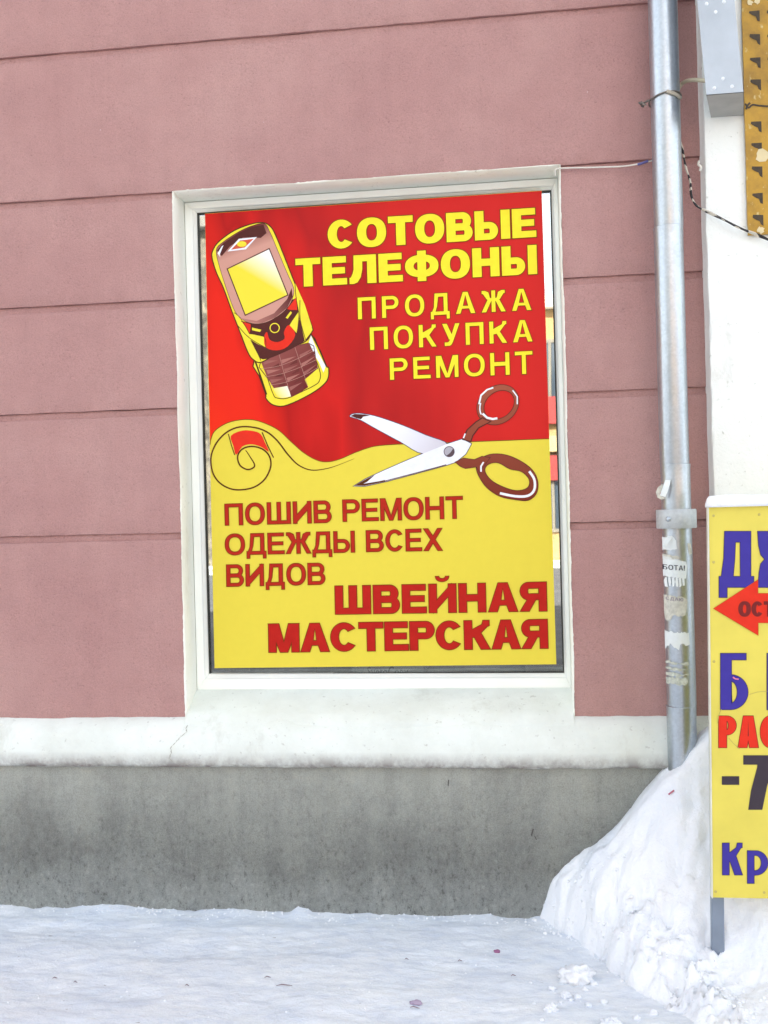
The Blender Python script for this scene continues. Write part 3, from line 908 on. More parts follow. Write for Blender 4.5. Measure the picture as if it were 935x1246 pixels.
pieces('phone_wing', pyel, ph(2.8), [[(318, 712), (345, 735), (388, 810), (385, 822), (440, 930), (400, 915), (380, 880), (345, 795)], [(595, 575), (640, 675), (672, 775), (670, 800), (640, 840), (618, 745), (612, 700), (600, 640)],
    [(388, 808), (455, 822), (462, 872), (425, 855), (385, 830)], [(570, 768), (612, 708), (614, 745), (602, 805)]])
pieces('phone_red_trim', pred, ph(2.9), [[(352, 752), (395, 765), (390, 806)], [(603, 640), (605, 700), (575, 700), (560, 695)],
    catmull([(455, 822), (462, 870), (512, 884), (562, 866), (597, 812), (568, 768), (545, 800), (548, 830), (515, 846), (480, 835), (468, 800)], 3, True)])
A = Art(ph(3.0))
for l in ([(318, 712), (345, 735), (388, 808), (440, 930)], [(330, 765), (385, 825), (462, 872)], [(388, 808), (455, 822), (462, 872)], [(570, 768), (612, 708), (605, 808)], [(595, 575), (600, 640), (612, 708)], [(618, 655), (620, 745), (645, 840)], [(350, 752), (395, 765), (390, 806)]):
    A.line(T(catmull(l, 4)), 0.8)
tag(A.build('phone_outline', line, poster), kind='stuff')
face = catmull([(238, 428), (268, 392), (340, 345), (400, 318), (455, 308), (480, 345), (520, 440), (560, 535), (588, 600), (585, 640), (560, 690), (505, 735), (445, 760), (385, 757), (345, 732), (318, 695), (280, 590), (252, 500)], 4, True)
A = Art(ph(3.2)); A.line(T(face), 1.1, True); A.build('phone_outline', line, poster)
A = Art(ph(3.5)); A.fill(T(face)); A.build('phone_front', m_two('printed_front', (112, 46, 42), (206, 152, 136), R1(330, 350), R1(360, 440), PY), poster)
A = Art(ph(3.7)); A.fill(T([(240, 430), (268, 396), (340, 349), (400, 322), (452, 312), (466, 350), (440, 372), (360, 370), (300, 410), (262, 455)])); A.build('phone_cap', dmar, poster)
A = Art(ph(3.8)); A.fill(T([(340, 735), (420, 750), (500, 715), (560, 650), (580, 600), (585, 640), (560, 690), (505, 735), (445, 760), (385, 757)])); A.build('phone_lower_edge', m_two('printed_low_edge', (190, 130, 118), (90, 36, 36), R1(350, 750), R1(580, 640), PY), poster)
A = Art(ph(4)); A.fill(T([(243, 442), (262, 410), (270, 405), (252, 450), (256, 462)])); A.fill(T([(288, 434), (340, 376), (422, 368), (372, 424)])); A.build('phone_emblem', pwht, poster)
A = Art(ph(4.2)); A.fill(T([(304, 426), (345, 384), (408, 376), (366, 416)])); A.build('phone_emblem_centre', m_print('printed_emblem_red', (206, 90, 60)), poster)
A = Art(ph(4.4)); A.fill(T(ell(353, 400, 22, 13, 0, 342, 18))); A.build('phone_emblem_dot', pyel, poster)
scr = [(287, 513), (478, 421), (563, 632), (369, 724)]
A = Art(ph(4.5)); A.fill(T(scr)); A.build('phone_screen', scrn, poster)
A = Art(ph(4.7)); A.line(T(scr), 1.3, True); A.build('phone_outline', m_print('printed_screen_line', (84, 46, 44)), poster)
pieces('phone_button', pyel, ph(4.0), [[(400, 780), (442, 790), (436, 800), (400, 792)], [(553, 735), (575, 706), (582, 712), (562, 740)]])
A = Art(ph(4.0)); A.line(T(ell(503, 782, 21, 21, 0, 345, 20)), 1.2, True); A.build('phone_button_ring', pyel, poster)

# scroll with a red patch
sp = catmull([(765, 460), (690, 490), (630, 508), (560, 514), (500, 490), (450, 440), (400, 375), (350, 333), (290, 312), (220, 310), (160, 335), (112, 385), (86, 450), (92, 520), (122, 570), (170, 600), (225, 608), (290, 595), (340, 558), (368, 500), (363, 450), (330, 415), (280, 402), (235, 414), (212, 448), (222, 490), (255, 511), (283, 505), (292, 488), (270, 450), (250, 420)], 5)
A = Art(PY - 0.0015); A.line(T(sp, R3), 1.8, False, lambda t: min(1.0, 0.15 + t * 5) * (1.0 if t < .9 else 1 - (t-.9) * 5)); 
A.line(T([(168, 343), (182, 395), (198, 443)], R3), 1.1); A.line(T([(328, 335), (355, 400), (382, 455)], R3), 1.3)
A.build('scroll_line', brown, poster)
A = Art(PY - 0.0013); A.fill(T(catmull([(180, 352), (235, 327), (290, 330), (322, 345), (342, 385), (360, 427), (325, 405), (280, 392), (235, 402), (205, 442), (192, 400)], 3, True), R3)); A.build('scroll_patch', pred, poster)

# scissors
steel = m_two('printed_steel', (240, 242, 248), (206, 200, 208), R4(220, 210), R4(420, 320), PY)
hand = m_two('printed_handle', (158, 84, 62), (120, 46, 32), R4(640, 60), R4(600, 500), PY)
ub = catmull([(52, 181), (70, 172), (110, 174), (165, 186), (260, 219), (350, 257), (432, 292), (340, 328), (250, 282), (150, 228), (95, 197), (65, 187)], 4, True)
lb = [(66, 456), (110, 430), (180, 397), (260, 362), (340, 328), (430, 292), (492, 272), (528, 290), (506, 330), (466, 362), (430, 374), (320, 404), (200, 436), (110, 456)]
S = lambda k: PY - 0.0014 - 0.0004 * k
A = Art(S(0)); A.line(T(ub, R4), 1.6, True); A.line(T(lb, R4), 1.6, True); A.build('scissors_outline', m_print('printed_violet_line', (58, 44, 84)), poster)
A = Art(S(.6)); A.fill(T(ub, R4)); A.build('scissors_upper_blade', steel, poster)
A = Art(S(.9)); A.fill(T([(54, 181), (70, 173), (110, 175), (130, 179), (104, 184), (95, 194), (75, 189)], R4)); A.fill(T([(340, 327), (280, 295), (240, 268), (310, 262), (395, 292), (425, 293)], R4)[:0] or T([(54, 181), (60, 180), (62, 184)], R4)); A.build('scissors_upper_tip', dmar, poster)
A = Art(S(1.2)); A.fill(T(lb, R4)); A.build('scissors_lower_blade', pwht, poster)
A = Art(S(1.5)); A.fill(T([(68, 455), (110, 431), (150, 412), (118, 440), (104, 447), (160, 438), (190, 432), (190, 438), (110, 455)], R4)); A.line(T([(190, 436), (320, 402), (430, 372)], R4), 1.0); A.build('scissors_lower_tip', brown, poster)
def ring(cx, cy, rx, ry, tilt, n=36):
    c, s_ = math.cos(R(tilt)), math.sin(R(tilt))
    return [(cx + rx*math.cos(a)*c - ry*math.sin(a)*s_, cy + rx*math.cos(a)*s_ + ry*math.sin(a)*c) for a in [2*math.pi*i/n for i in range(n)]]
uo, ui = ring(632, 137, 87, 72, -38), ring(637, 137, 66, 52, -38)
lo = catmull([(548, 385), (552, 358), (600, 333), (660, 334), (720, 358), (768, 395), (788, 440), (782, 485), (750, 511), (700, 508), (640, 495), (590, 462), (560, 420)], 4, True)
li = catmull([(580, 390), (598, 368), (635, 364), (680, 388), (725, 398), (755, 428), (752, 460), (720, 474), (680, 470), (625, 447), (592, 420)], 4, True)
us = [(494, 273), (512, 235), (545, 205), (572, 188), (585, 195), (604, 203), (556, 228), (534, 258), (526, 282)]
ls = [(466, 362), (497, 347), (540, 353), (570, 340), (600, 345), (560, 400), (548, 380), (505, 386), (485, 378)]
A = Art(S(1.8)); 
for q in (uo, ui, lo, li): A.line(T(q, R4), 1.5, True)
A.line(T(us, R4), 1.4, True); A.line(T(ls, R4), 1.4, True); A.build('scissors_outline', dmar, poster)
A = Art(S(2.2)); A.fill(T(uo, R4), T(ui, R4)); A.fill(T(us, R4)); A.fill(T(lo, R4), T(li, R4)); A.fill(T(ls, R4)); A.build('scissors_handle', hand, poster)
for l_, w_ in ((ring(633, 137, 77, 62, -38)[19:24], 1.5), ([(558, 135), (566, 100), (590, 78), (614, 70)], 2.0), ([(572, 172), (590, 188), (612, 193), (630, 190)], 2.6), ([(690, 80), (708, 105), (708, 135)], 1.5),
        (catmull([(755, 398), (775, 430), (775, 470), (750, 494), (700, 496), (640, 484)], 4), 3.0), ([(566, 400), (566, 378), (576, 362)], 2.0), ([(497, 268), (504, 250)], 1.6)):
    A = Art(S(2.7)); A.line(T(l_, R4), w_); A.build('scissors_glint', pwht, poster)
A = Art(S(2.8)); A.fill(T(ring(441, 321, 20, 20, 0), R4)); A.build('scissors_screw', m_print('printed_grey', (176, 172, 180)), poster)
A = Art(S(3.2)); A.fill(T([(458, 306), (462, 322), (455, 336), (441, 342), (428, 338), (440, 330), (448, 322)], R4)); A.line(T(ring(441, 321, 20, 20, 0), R4), 0.9, True); A.build('scissors_screw_slot', m_print('printed_screw_dark', (90, 74, 80)), poster)

# ------------------------------------------------------------------ white wall on the right
ww = root('white_wall', (0, 0, 0), 'white roughcast wall standing proud at the right edge, beyond the drainpipe', 'wall')
WWX, WWY = 0.680, -0.075
v, f = [], []
zs = [-0.1 + 0.02 * i for i in range(200)] + [4.0, 6.0, 9.0]
for z in zs:
    e = 0.004 * fb(z * 6, 2.2, 7, 5)
    e2 = 0.002 * fb(z * 20, 8.8, 1, 4)
    v += [(WWX + 0.001, 0.10, z), (WWX + e * .5, 0.0, z), (WWX + e, WWY + 0.012, z), (WWX + e + 0.004 + e2, WWY + 0.002, z), (WWX + 0.012 + e, WWY, z), (WWX + 0.2, WWY + e * .3, z), (16.0, WWY, z), (16.0, 0.4, z)]
k = 8
for i in range(len(zs) - 1):
    for j in range(k - 1): f.append((i*k+j, i*k+j+1, (i+1)*k+j+1, (i+1)*k+j))
f.append(tuple((len(zs)-1)*k + j for j in range(k)))
o = mesh('wall_face', v, f, M['whitewall'], ww); smooth_by_angle(o, 50)

# ------------------------------------------------------------------ drainpipe
pipe = root('drainpipe', (0, 0, 0), 'galvanised steel drainpipe running down beside the window, stuck with torn notices', 'drainpipe')
PX, PYY, PR = 0.551, -0.105, 0.0485
def pz(py): return on(812, py, PYY).z
joints = [0.02, pz(858), pz(565), pz(277), 4.2, 9.0]
for i in range(5):
    z0, z1 = joints[i], joints[i + 1]
    r = PR
    prof = [(r * 0.955, z0 - 0.02), (r * 0.955, z0 - 0.004), (r * 0.985, z0)]
    prof = [(r * 0.97, z0 - 0.035), (r * 0.985, z0 - 0.0)] if i else [(r, z0)]
    # upper pipe slips inside the lower one: rolled rim at each top end
    prof += [(r, z0 + 0.004), (r, z1 - 0.03), (r * 1.012, z1 - 0.012), (r * 1.03, z1 - 0.004), (r * 1.03, z1 - 0.0015), (r * 1.0, z1), (r * .97, z1 + 0.0005)]
    g = MB(); g.lathe(PX + (0.0012 if i % 2 else -0.0008), PYY, prof, 48)
    g.build('pipe_section', M['galv'], pipe, True)
    smooth_by_angle(bpy.context.scene.objects[-1] if False else pipe.children[-1], 40)
# seam down the back-left of the pipe
# clamp collar
zc0, zc1 = pz(643), pz(620)
g = MB(); rc = 0.0665
g.lathe(PX, PYY, [(PR + .001, zc0 + .002), (rc - .002, zc0), (rc, zc0 + .003), (rc, zc1 - .003), (rc - .002, zc1), (PR + .001, zc1 - .002)], 48)
col = g.build('pipe_collar', M['zinc'], pipe, True); smooth_by_angle(col, 40)
g = MB(); g.lathe(0, 0, [(0.0001, .004), (.006, .004), (.009, .001), (.0095, 0)], 16)
bolt = g.build('collar_rivet', M['galv'], col, True)
bolt.rotation_euler = (R(90), 0, R(-32)); bolt.location = (PX - math.sin(R(32)) * rc, PYY - math.cos(R(32)) * rc, (zc0 + zc1) / 2)
g = MB(); g.box(PX - 0.012, PX + 0.012, PYY + rc - 0.003, 0.03, zc0 + 0.01, zc1 - 0.01)
g.build('wall_bracket', M['zinc'], pipe)

def cyl_pt(x, z, r): # x measured from the pipe axis, on its street side
    x = max(-r * 0.995, min(r * 0.995, x))
    return (PX + x, PYY - math.sqrt(max(0, r*r - x*x)), z)
def pipe_x(px, py): # photo column -> offset from the axis on the front of the pipe
    d = on(px, py, PYY - PR * 0.8)
    return d.x - PX, d.z

def note(poly, mat, name='notice', parent=None, lift=0.0012, label=None, seed=0, torn=0.8):
    """paper patch wrapped on the pipe; poly in photo positions, edges torn"""
    pts = []
    n = len(poly)
    rnd = random.Random(seed)
    for i in range(n):
        a, b = poly[i], poly[(i+1) % n]
        L = math.hypot(b[0]-a[0], b[1]-a[1]); k = max(2, int(L / 1.6))
        for j in range(k):
            t = j / k
            pts.append((a[0] + (b[0]-a[0])*t + rnd.uniform(-torn, torn), a[1] + (b[1]-a[1])*t + rnd.uniform(-torn, torn)))
    # slice into narrow columns so that the patch follows the curve
    x0 = min(p[0] for p in pts); x1 = max(p[0] for p in pts)
    v, f = [], []
    nx = max(4, int((x1 - x0) / 1.0))
    prev = None
    for i in range(nx + 1):
        x = x0 + 0.01 + (x1 - x0 - 0.02) * i / nx
        ys = []
        for j in range(len(pts)):
            a, b = pts[j], pts[(j+1) % len(pts)]
            if (a[0] <= x) != (b[0] <= x):
                ys.append(a[1] + (b[1]-a[1]) * (x - a[0]) / (b[0]-a[0]))
        if len(ys) < 2: prev = None; continue
        y0, y1 = min(ys), max(ys)
        row = []
        for y in (y0, (y0+y1)/2, y1):
            xx, zz = pipe_x(x, y)
            v.append(cyl_pt(xx, zz, PR + lift)); row.append(len(v) - 1)
        if prev:
            for q in range(2): f.append((prev[q], prev[q+1], row[q+1], row[q]))
        prev = row
    o = mesh(name, v, f, mat, parent or pipe, True)
    if label: o['label'] = label
    return o
paper = m_plain('notice_paper', (232, 238, 236), 0.8, var=0.05)
paper2 = m_plain('weathered_and_shaded_paper', (206, 204, 190), 0.85, var=0.12, scale=60)
paper3 = m_plain('glue_residue', (196, 200, 186), 0.85, var=0.15, scale=80)
ink = m_plain('notice_ink', (58, 56, 70), 0.8)
def wrap_text(text, quad, mat, parent, s=.16, t=.13, gap=.14, lift=0.0022):
    tl, tr, br, bl = quad
    tot = sum(glyph(c, s, t)[0] if c != ' ' else .3 for c in text) + gap * (len(text) - 1)
    v, f = [], []
    x = 0
    for ch in text:
        wd, pcs = glyph(ch, s, t)
        for pc in pcs:
            pts, tris = tess([dedupe(l) for l in pc])
            n0 = len(v)
            for a, b in pts:
                u = (x + a) / tot
                qx = (bl[0] + (br[0]-bl[0])*u) * (1-b) + (tl[0] + (tr[0]-tl[0])*u) * b
                qy = (bl[1] + (br[1]-bl[1])*u) * (1-b) + (tl[1] + (tr[1]-tl[1])*u) * b
                xx, zz = pipe_x(qx, qy)
                v.append(cyl_pt(xx, zz, PR + lift))
            f += [tuple(i + n0 for i in tr_) for tr_ in tris]
        x += wd + gap
    return mesh('lettering', v, f, mat, parent)
n1 = note([(806.5, 676), (835, 684), (835, 704), (806.5, 701)], paper, label='torn white work notice on the pipe', seed=1)
wrap_text('БОТА!', [(808, 687), (833, 688), (833, 694), (808, 693)], ink, n1)
for k in range(6):
    a = 809.5 + k * 4.0
    sb = note([(a, 702.5), (a + 3.3, 702.7), (a + 3.5, 714.5 - (k % 3)), (a + .2, 714 - (k % 2) * 1.5)], paper, 'tear_off_strip', n1, lift=0.0016, seed=30 + k, torn=0.25)
note([(807, 674), (826, 677), (827, 680), (807, 681)], paper2, seed=2)
n2 = note([(809, 724), (835, 727), (836, 740), (831, 750), (820, 748), (813, 757), (809, 745)], paper2, label='weathered torn notice with faded lettering', seed=3, torn=1.2)
wrap_text('СДАЮ', [(811, 726), (831, 727.5), (831, 731.5), (811, 730)], m_plain('faded_ink', (150, 140, 150), .9), n2)
note([(809, 768), (838, 770), (838, 786), (828, 783), (826, 790), (816, 784), (811, 792)], paper, label='torn remains of a white notice', seed=4, torn=1.4)
note([(808, 653), (815, 652), (822, 655), (822, 667), (812, 670), (807, 669)], paper, seed=5, torn=1.3)
note([(836, 661), (842, 661), (843, 674), (839, 675), (838, 668)], paper2, seed=6, torn=.8)
for k, (a, b, c, d) in enumerate([(809, 805, 838, 808), (810, 812, 840, 815), (809, 819, 839, 822), (812, 824, 836, 833)]):
    note([(a, b), (c, b + 1), (c, d), (a, d)], paper3, 'glue_residue', seed=50 + k, torn=1.7)
# crumpled strips of paper hanging off the pipe
def ribbon(name, pts, mat_):
    vv = []
    for (px, py, out, wd, tilt) in pts:
        p = on(px, py, PYY - PR * .85 - out)
        vv += [p + Vector((-wd, 0, wd * tilt)), p + Vector((0, -.0015, 0)), p + Vector((wd, -0.001, -wd * tilt))]
    f = []
    for i in range(len(pts) - 1):
        for q_ in (0, 1): f.append((3*i+q_, 3*i+q_+1, 3*i+4+q_, 3*i+3+q_))
    return mesh(name, vv, f, mat_, pipe, True)
ribbon('paper_scrap', [(813, 584, .006, .0085, .1), (811.5, 590, .012, .0095, .15), (809, 597, .014, .0095, .2), (806.5, 604, .010, .009, .3)], paper)
ribbon('paper_scrap', [(808, 590, .002, .005, .6), (803, 595, .006, .006, .9), (800.5, 600, .008, .006, 0.5), (803, 605, .010, .007, -.2), (808, 607, .008, .008, -.3)], paper2)  # shadowed curl of the strip: its shade is put in by the darker paper
ribbon('paper_scrap', [(816, 653, .004, .008, 0), (812, 659, .012, .007, .2), (808, 666, .006, .004, .4)], paper)

# wire tie round the pipe
rust = m_plain('weathered_wire', (122, 116, 108), 0.6, 0.4)
tie = root('wire_tie', (0, 0, 0), 'twisted wire tie looped round the upper drainpipe', 'wire')
g = MB()
zt = pz(120)
pts = []
for i in range(33):
    a = R(200 + 360 * i / 32 * 0.97)
    pts.append((PX + (PR + .004) * math.cos(a), PYY + (PR + .004) * math.sin(a), zt + 0.010 * math.sin(a * 1.0 + 2.4) - 0.004))
g.tube(pts, 0.0028, 7)
g.build('loop', rust, tie, True)
g = MB()
a0 = Vector(pts[0])
g.tube([a0, a0 + Vector((-.012, -.006, -.004)), on(786, 124, -.11), on(780, 127, -.1), on(783, 130, -.115), on(778, 125, -.11), on(781, 129, -.1), on(786, 128, -.115), on(780, 124, -.11)], 0.0034, 7)
g.build('knot', rust, tie, True)
g = MB()
g.tube([cyl_pt(-0.002, zt + .004, PR + .006), cyl_pt(.02, zt - .003, PR + .007), cyl_pt(.036, zt - .008, PR + .006), cyl_pt(.047, zt - .012, PR + .006)], 0.006, 8)
g.build('sleeve', m_plain('dirty_sleeve', (176, 168, 150), .7), tie, True)

# cables
def cable(name, label, pts, r, mat, seg=8, cat='cable'):
    P = [Vector(p) for p in pts]
    out = []
    L = len(P)
    for i in range(L - 1):
        p0 = P[max(0, i-1)]; p1 = P[i]; p2 = P[i+1]; p3 = P[min(L-1, i+2)]
        for k in range(seg):
            t = k / seg
            out.append(0.5 * (2*p1 + (p2-p0)*t + (2*p0-5*p1+4*p2-p3)*t*t + (3*p1-p0-3*p2+p3)*t**3))
    out.append(P[-1])
    g = MB(); g.tube(out, r, 8)
    o = g.build(name, mat, None, True)
    return tag(o, label, cat)
cable('thin_wire', 'thin white wire strung from the window corner to the drainpipe',
      [on(676, 214, -.002), on(677, 206, -.008), on(690, 204.5, -.012), on(730, 203.5, -.02), on(762, 202, -.03), on(788, 197, -.04), on(800, 193, -.035)], 0.0026, m_plain('white_insulation', (222, 218, 206), .5))
cable('tape_wrap', 'short blue tape wrapped round the thin white wire by the drainpipe',
      [on(776, 200.2, -.034), on(782, 198.5, -.038), on(789, 195.8, -.041)], 0.0046, m_plain('blue_tape', (92, 92, 150), .5), cat='tape')
cable('thick_cable', 'thick beige cable curving from the drainpipe to the sheet metal duct',
      [on(820, 128, -.03), on(824, 112, -.045), on(831, 101, -.06), on(842, 97.5, -.10), on(857, 98, -.15), on(868, 100, -.16)], 0.0068, m_plain('beige_insulation', (206, 196, 168), .5))
mt, n, b = mat_base('black_and_white_flex', 0.6)
t_ = n.nodes.new('ShaderNodeTexWave'); t_.inputs['Scale'].default_value = 14; t_.bands_direction = 'DIAGONAL'; t_.inputs['Distortion'].default_value = 9; t_.inputs['Detail'].default_value = 2
tc = n.nodes.new('ShaderNodeTexCoord'); n.links.new(tc.outputs['Object'], t_.inputs['Vector'])
n.links.new(ramp(n, t_.outputs['Fac'], [(0.52, lin((42, 38, 40))), (0.6, lin((205, 198, 180)))]), b.inputs['Base Color'])
fp = [on(826, 168, -.04), on(830, 182, -.05), on(835, 203, -.06), on(840, 222, -.075), on(841, 238, -.08), on(848, 250, -.095), on(862, 259, -.10), on(880, 267, -.10), on(900, 277, -.105), on(920, 286, -.105), on(942, 295, -.10), on(975, 312, -.09)]
cable('twisted_flex', 'worn black and white twisted flex running right across the white wall', fp, 0.0032, mt)
cable('twisted_flex', 'worn black and white twisted flex running right across the white wall', [p + Vector((0.003 * math.sin(i * 2.1), -0.004, 0.004 * math.cos(i * 2.1))) for i, p in enumerate(fp)], 0.0028, mt)
fl = [o for o in bpy.data.objects if o.name.startswith('twisted_flex')]
fl[1].parent = fl[0]; fl[1].name = 'second_strand'
for key in ('label', 'category'): del fl[1][key]
cable('wall_hook', 'small white hook stub on the edge of the white wall beside the drainpipe', [on(851, 196, -.05), on(850, 200, -.09), on(853, 203, -.095), on(852, 208, -.09)], 0.004, m_plain('hook_paint', (224, 220, 206), .6), cat='hook')

# ------------------------------------------------------------------ sheet metal duct
duct = root('metal_duct', (0, 0, 0), 'grey sheet metal duct with white rivets, coming down the white wall at the top', 'duct')
zb, ztp = 2.767, 3.7
yf, yb = -0.275, -0.077
sl = -0.068
def dx(z): return (z - zb) * sl
g = MB()
def ring4(z, i=0.0):
    return [(0.655 + dx(z) + i, yf + i, z), (0.770 + dx(z) - i, yf + i, z), (0.813 + dx(z) - i, yb, z), (0.706 + dx(z) + i, yb, z)]
g.add(ring4(zb + .002) + ring4(ztp), [(0, 1, 5, 4), (1, 2, 6, 5), (2, 3, 7, 6), (3, 0, 4, 7), (4, 5, 6, 7)])
g.build('duct_casing', M['sheet'], duct)
g = MB(); g.add(ring4(zb), [(3, 2, 1, 0)])
g.build('duct_underside', m_plain('dull_underside', (172, 170, 164), .7, .2), duct)
rv = m_plain('bright_rivet', (235, 238, 240), .3)
for (px, py) in ((860, 4.5), (881, 2), (871, 14.5), (880, 95.5), (869.5, 107), (891, 105)):
    c = on(px, py, yf)
    g = MB(); g.lathe(0, 0, [(.0001, .004), (.0032, .0034), (.0055, .0012), (.0062, 0)], 12)
    o = g.build('rivet', rv, duct, True); o.rotation_euler = (R(90), 0, 0); o.location = (c.x, yf + 0.0003, c.z)

# ------------------------------------------------------------------ yellow strip at the top right
strip_s = root('yellow_strip', (0, 0, 0), 'weathered ochre strip with dark corner marks at the top right edge', 'sign')
mt, n, b = mat_base('ochre_plastic', 0.4)
c = ramp(n, nz(n, 10, 5, 0.7), [(0.3, lin((150, 110, 12))), (0.6, lin((190, 144, 22)))])
c = mix(n, ramp(n, nz(n, 34, 4, 0.7, stretch=(1, 1, .6)), [(0.60, K1), (0.70, W1)]), c, lin((206, 186, 120)))
n.links.new(c, b.inputs['Base Color'])
SY = -0.092
p0 = on(904, 2, SY); p1 = on(911, 286, SY)
v, f = [], []
N = 60
for i in range(N + 1):
    z = p1.z + (3.7 - p1.z) * i / N
    e = 0.0025 * fb(z * 15, 3, 3, 4)
    for y in (SY + .012, SY):
        v += [(p1.x + e - .001, y, z), (1.12, y, z)]
for i in range(N):
    a = i * 4
    f += [(a+2, a+3, a+7, a+6), (a, a+2, a+6, a+4), (a+1, a+5, a+7, a+3)]
f += [(0, 1, 3, 2), (N*4, N*4+2, N*4+3, N*4+1)]
mesh('strip_board', v, f, mt, strip_s)
mk = m_plain('dark_print', (66, 52, 30), .6, var=.2, scale=90)
lz = [19, 48, 76, 103, 154, 180, 209, 241, 268]
for i, py in enumerate(lz):
    for cxp, sc_ in ((918.5 + i * .55, 1.0), (940 + i * .5, 1.0), (962 + i * .5, 1.0)):
        A = Art(SY - 0.0012)
        j = 0.8 * math.sin(i * 2.3 + cxp)
        A.fill([(cxp - 6.5, py - 6 + j), (cxp + 6, py - 6.5), (cxp + 6.3, py + 7), (cxp + 3.2, py + 5.5 + j), (cxp + 1.5, py + 1), (cxp - 2.5, py - .5), (cxp - 6.8, py - 3.2)])
        A.build('corner_mark', mk, strip_s)
A = Art(SY - 0.0014)
A.line(catmull([(907, 126), (911, 131), (916, 127.5), (924, 128.5), (940, 129.5), (990, 131)], 4), 2.2); A.line([(908, 133), (910, 128), (913, 125)], 2.5)
A.build('split_line', mk, strip_s)
for k, (px, py, s_) in enumerate(((928, 190, 9), (926, 280, 5), (913, 3, 4), (922, 1.5, 4))):
    A = Art(SY - 0.0018); rnd = random.Random(k)
    A.fill([(px + s_ * rnd.uniform(.6, 1.1) * math.cos(R(a)), py + s_ * rnd.uniform(.6, 1.1) * math.sin(R(a))) for a in range(0, 360, 30)])
    A.build('paint_blotch', m_plain('pale_blotch', (222, 205, 160), .8), strip_s)

# ------------------------------------------------------------------ yellow signboard on posts
BY = -0.50
sb = root('yellow_signboard', (0, 0, 0), 'yellow signboard with blue letters and red arrow, on grey posts in the snow pile', 'sign')
byel = m_plain('board_yellow', (222, 206, 84), .45, var=.04, scale=7)
b0, b1 = on(863, 617, BY), on(868, 1092, BY)
XB1 = 1.22
v = []
for y in (BY, BY + .018):
    v += [(b1.x, y, b1.z), (XB1, y, b1.z), (XB1, y, b0.z), (b0.x, y, b0.z)]
mesh('board_panel', v, [(0, 1, 2, 3), (7, 6, 5, 4), (0, 4, 5, 1), (1, 5, 6, 2), (2, 6, 7, 3), (3, 7, 4, 0)], byel, sb)
post = m_plain('grey_painted_steel', (128, 140, 156), .5, .2)
for x0 in (on(869, 1130, BY).x, 1.13):
    g = MB(); g.box(x0, x0 + .036, BY + .0185, BY + .05, -.05, 1.40, .003)
    g.v = [(px_ + (pz_ - .27) * .017 * (x0 < 1), py_, pz_) for px_, py_, pz_ in g.v]
    g.build('post', post, sb)
for zz in (.40, 1.25):
    g = MB(); g.box(b1.x + .045, 1.125, BY + .0187, BY + .040, zz, zz + .03, .002)
    g.build('cross_rail', post, sb)
# pale protective edging down the left side
v = []
for y in (BY - .002, BY + .021):
    v += [(b1.x - .004, y, b1.z - .002), (b1.x - .0008, y, b1.z - .002), (b0.x - .0008, y, b0.z), (b0.x - .004, y, b0.z)]
mesh('edge_trim', v, [(0, 1, 2, 3), (7, 6, 5, 4), (0, 4, 5, 1), (1, 5, 6, 2), (2, 6, 7, 3), (3, 7, 4, 0)], m_plain('edge_trim', (222, 222, 205), .5), sb)
blue = m_print('board_blue', (66, 56, 150)); bblk = m_print('board_dark_line', (64, 52, 70)); bred = m_print('board_red', (222, 52, 34)); bgrey = m_print('board_black', (66, 58, 66))
BP = BY - .0012
def q(x0, y0, x1, y1): return [(x0, y0), (x1, y0), (x1, y1), (x0, y1)]
A, B = Art(BP), Art(BP - .0004)
Dl = [[(882.1, 646.7), (913.7, 646.7), (913.7, 701.6), (917.3, 701.6), (917.3, 727), (908, 727), (908, 714.5), (884.8, 714.5), (884.8, 726.8), (875.4, 726.8), (875.4, 701.6), (878, 701.6), (881, 680)], [(895, 659.5), (901, 659.5), (901.3, 701.6), (892.3, 701.6), (894.2, 680)]]
B.fill(*Dl)
for l in Dl: A.line(l, 1.4, True)
Zh = catmull([(922.3, 646.7), (935, 646.7), (936.5, 668), (942, 677), (942, 686), (936.5, 695), (935, 714.5), (922.8, 714.5), (923.5, 694), (930, 680.5), (923.5, 668)], 3, True)
Zh = [(922.3, 646.7), (934.5, 646.7), (936.5, 668), (943, 677), (943, 686), (936.5, 695), (935.5, 714.5), (922.8, 714.5), (924, 697), (926, 686), (931, 680.5), (926, 675), (923.5, 664)]
Zr = [(2 * 948.5 - x, y) for x, y in Zh]
for l in (Zh, Zr, [(942.6, 646.7), (954.4, 646.7), (954.4, 714.5), (942.6, 714.5)]):
    B.fill(l); A.line(l, 1.4, True)
A.build('letter_outline', bblk, sb); B.build('lettering', blue, sb)
ar = [(869, 740.5), (922.2, 705.9), (922.3, 722.3), (1010, 722.3), (1010, 757.7), (922.5, 757.5), (922.6, 772.6)]
A = Art(BP - .0012); A.line(ar, 1.2, True); A.build('arrow_outline', m_print('arrow_edge', (190, 80, 30)), sb)
A = Art(BP - .0016); A.fill(ar); A.build('arrow', bred, sb)
lettering('ОСТ', q(899, 732, 942.5, 750), BP - .0024, m_print('arrow_text', (120, 40, 40)), m_print('arrow_text_edge', (136, 52, 44)), sb, .27, .2, gap=.07, ow=.8)
lettering('Б', q(877.2, 795.2, 910.3, 863.3), BP, blue, bblk, sb, .19, .11, ow=1.5)
lettering('Р', q(933.8, 795.2, 967, 863.3), BP, blue, bblk, sb, .19, .11, ow=1.5)
lettering('РАС', q(874.8, 871.3, 948.5, 909.6), BP, bred, m_print('board_red_line', (130, 50, 40)), sb, .25, .16, gap=.06, ow=1.4)
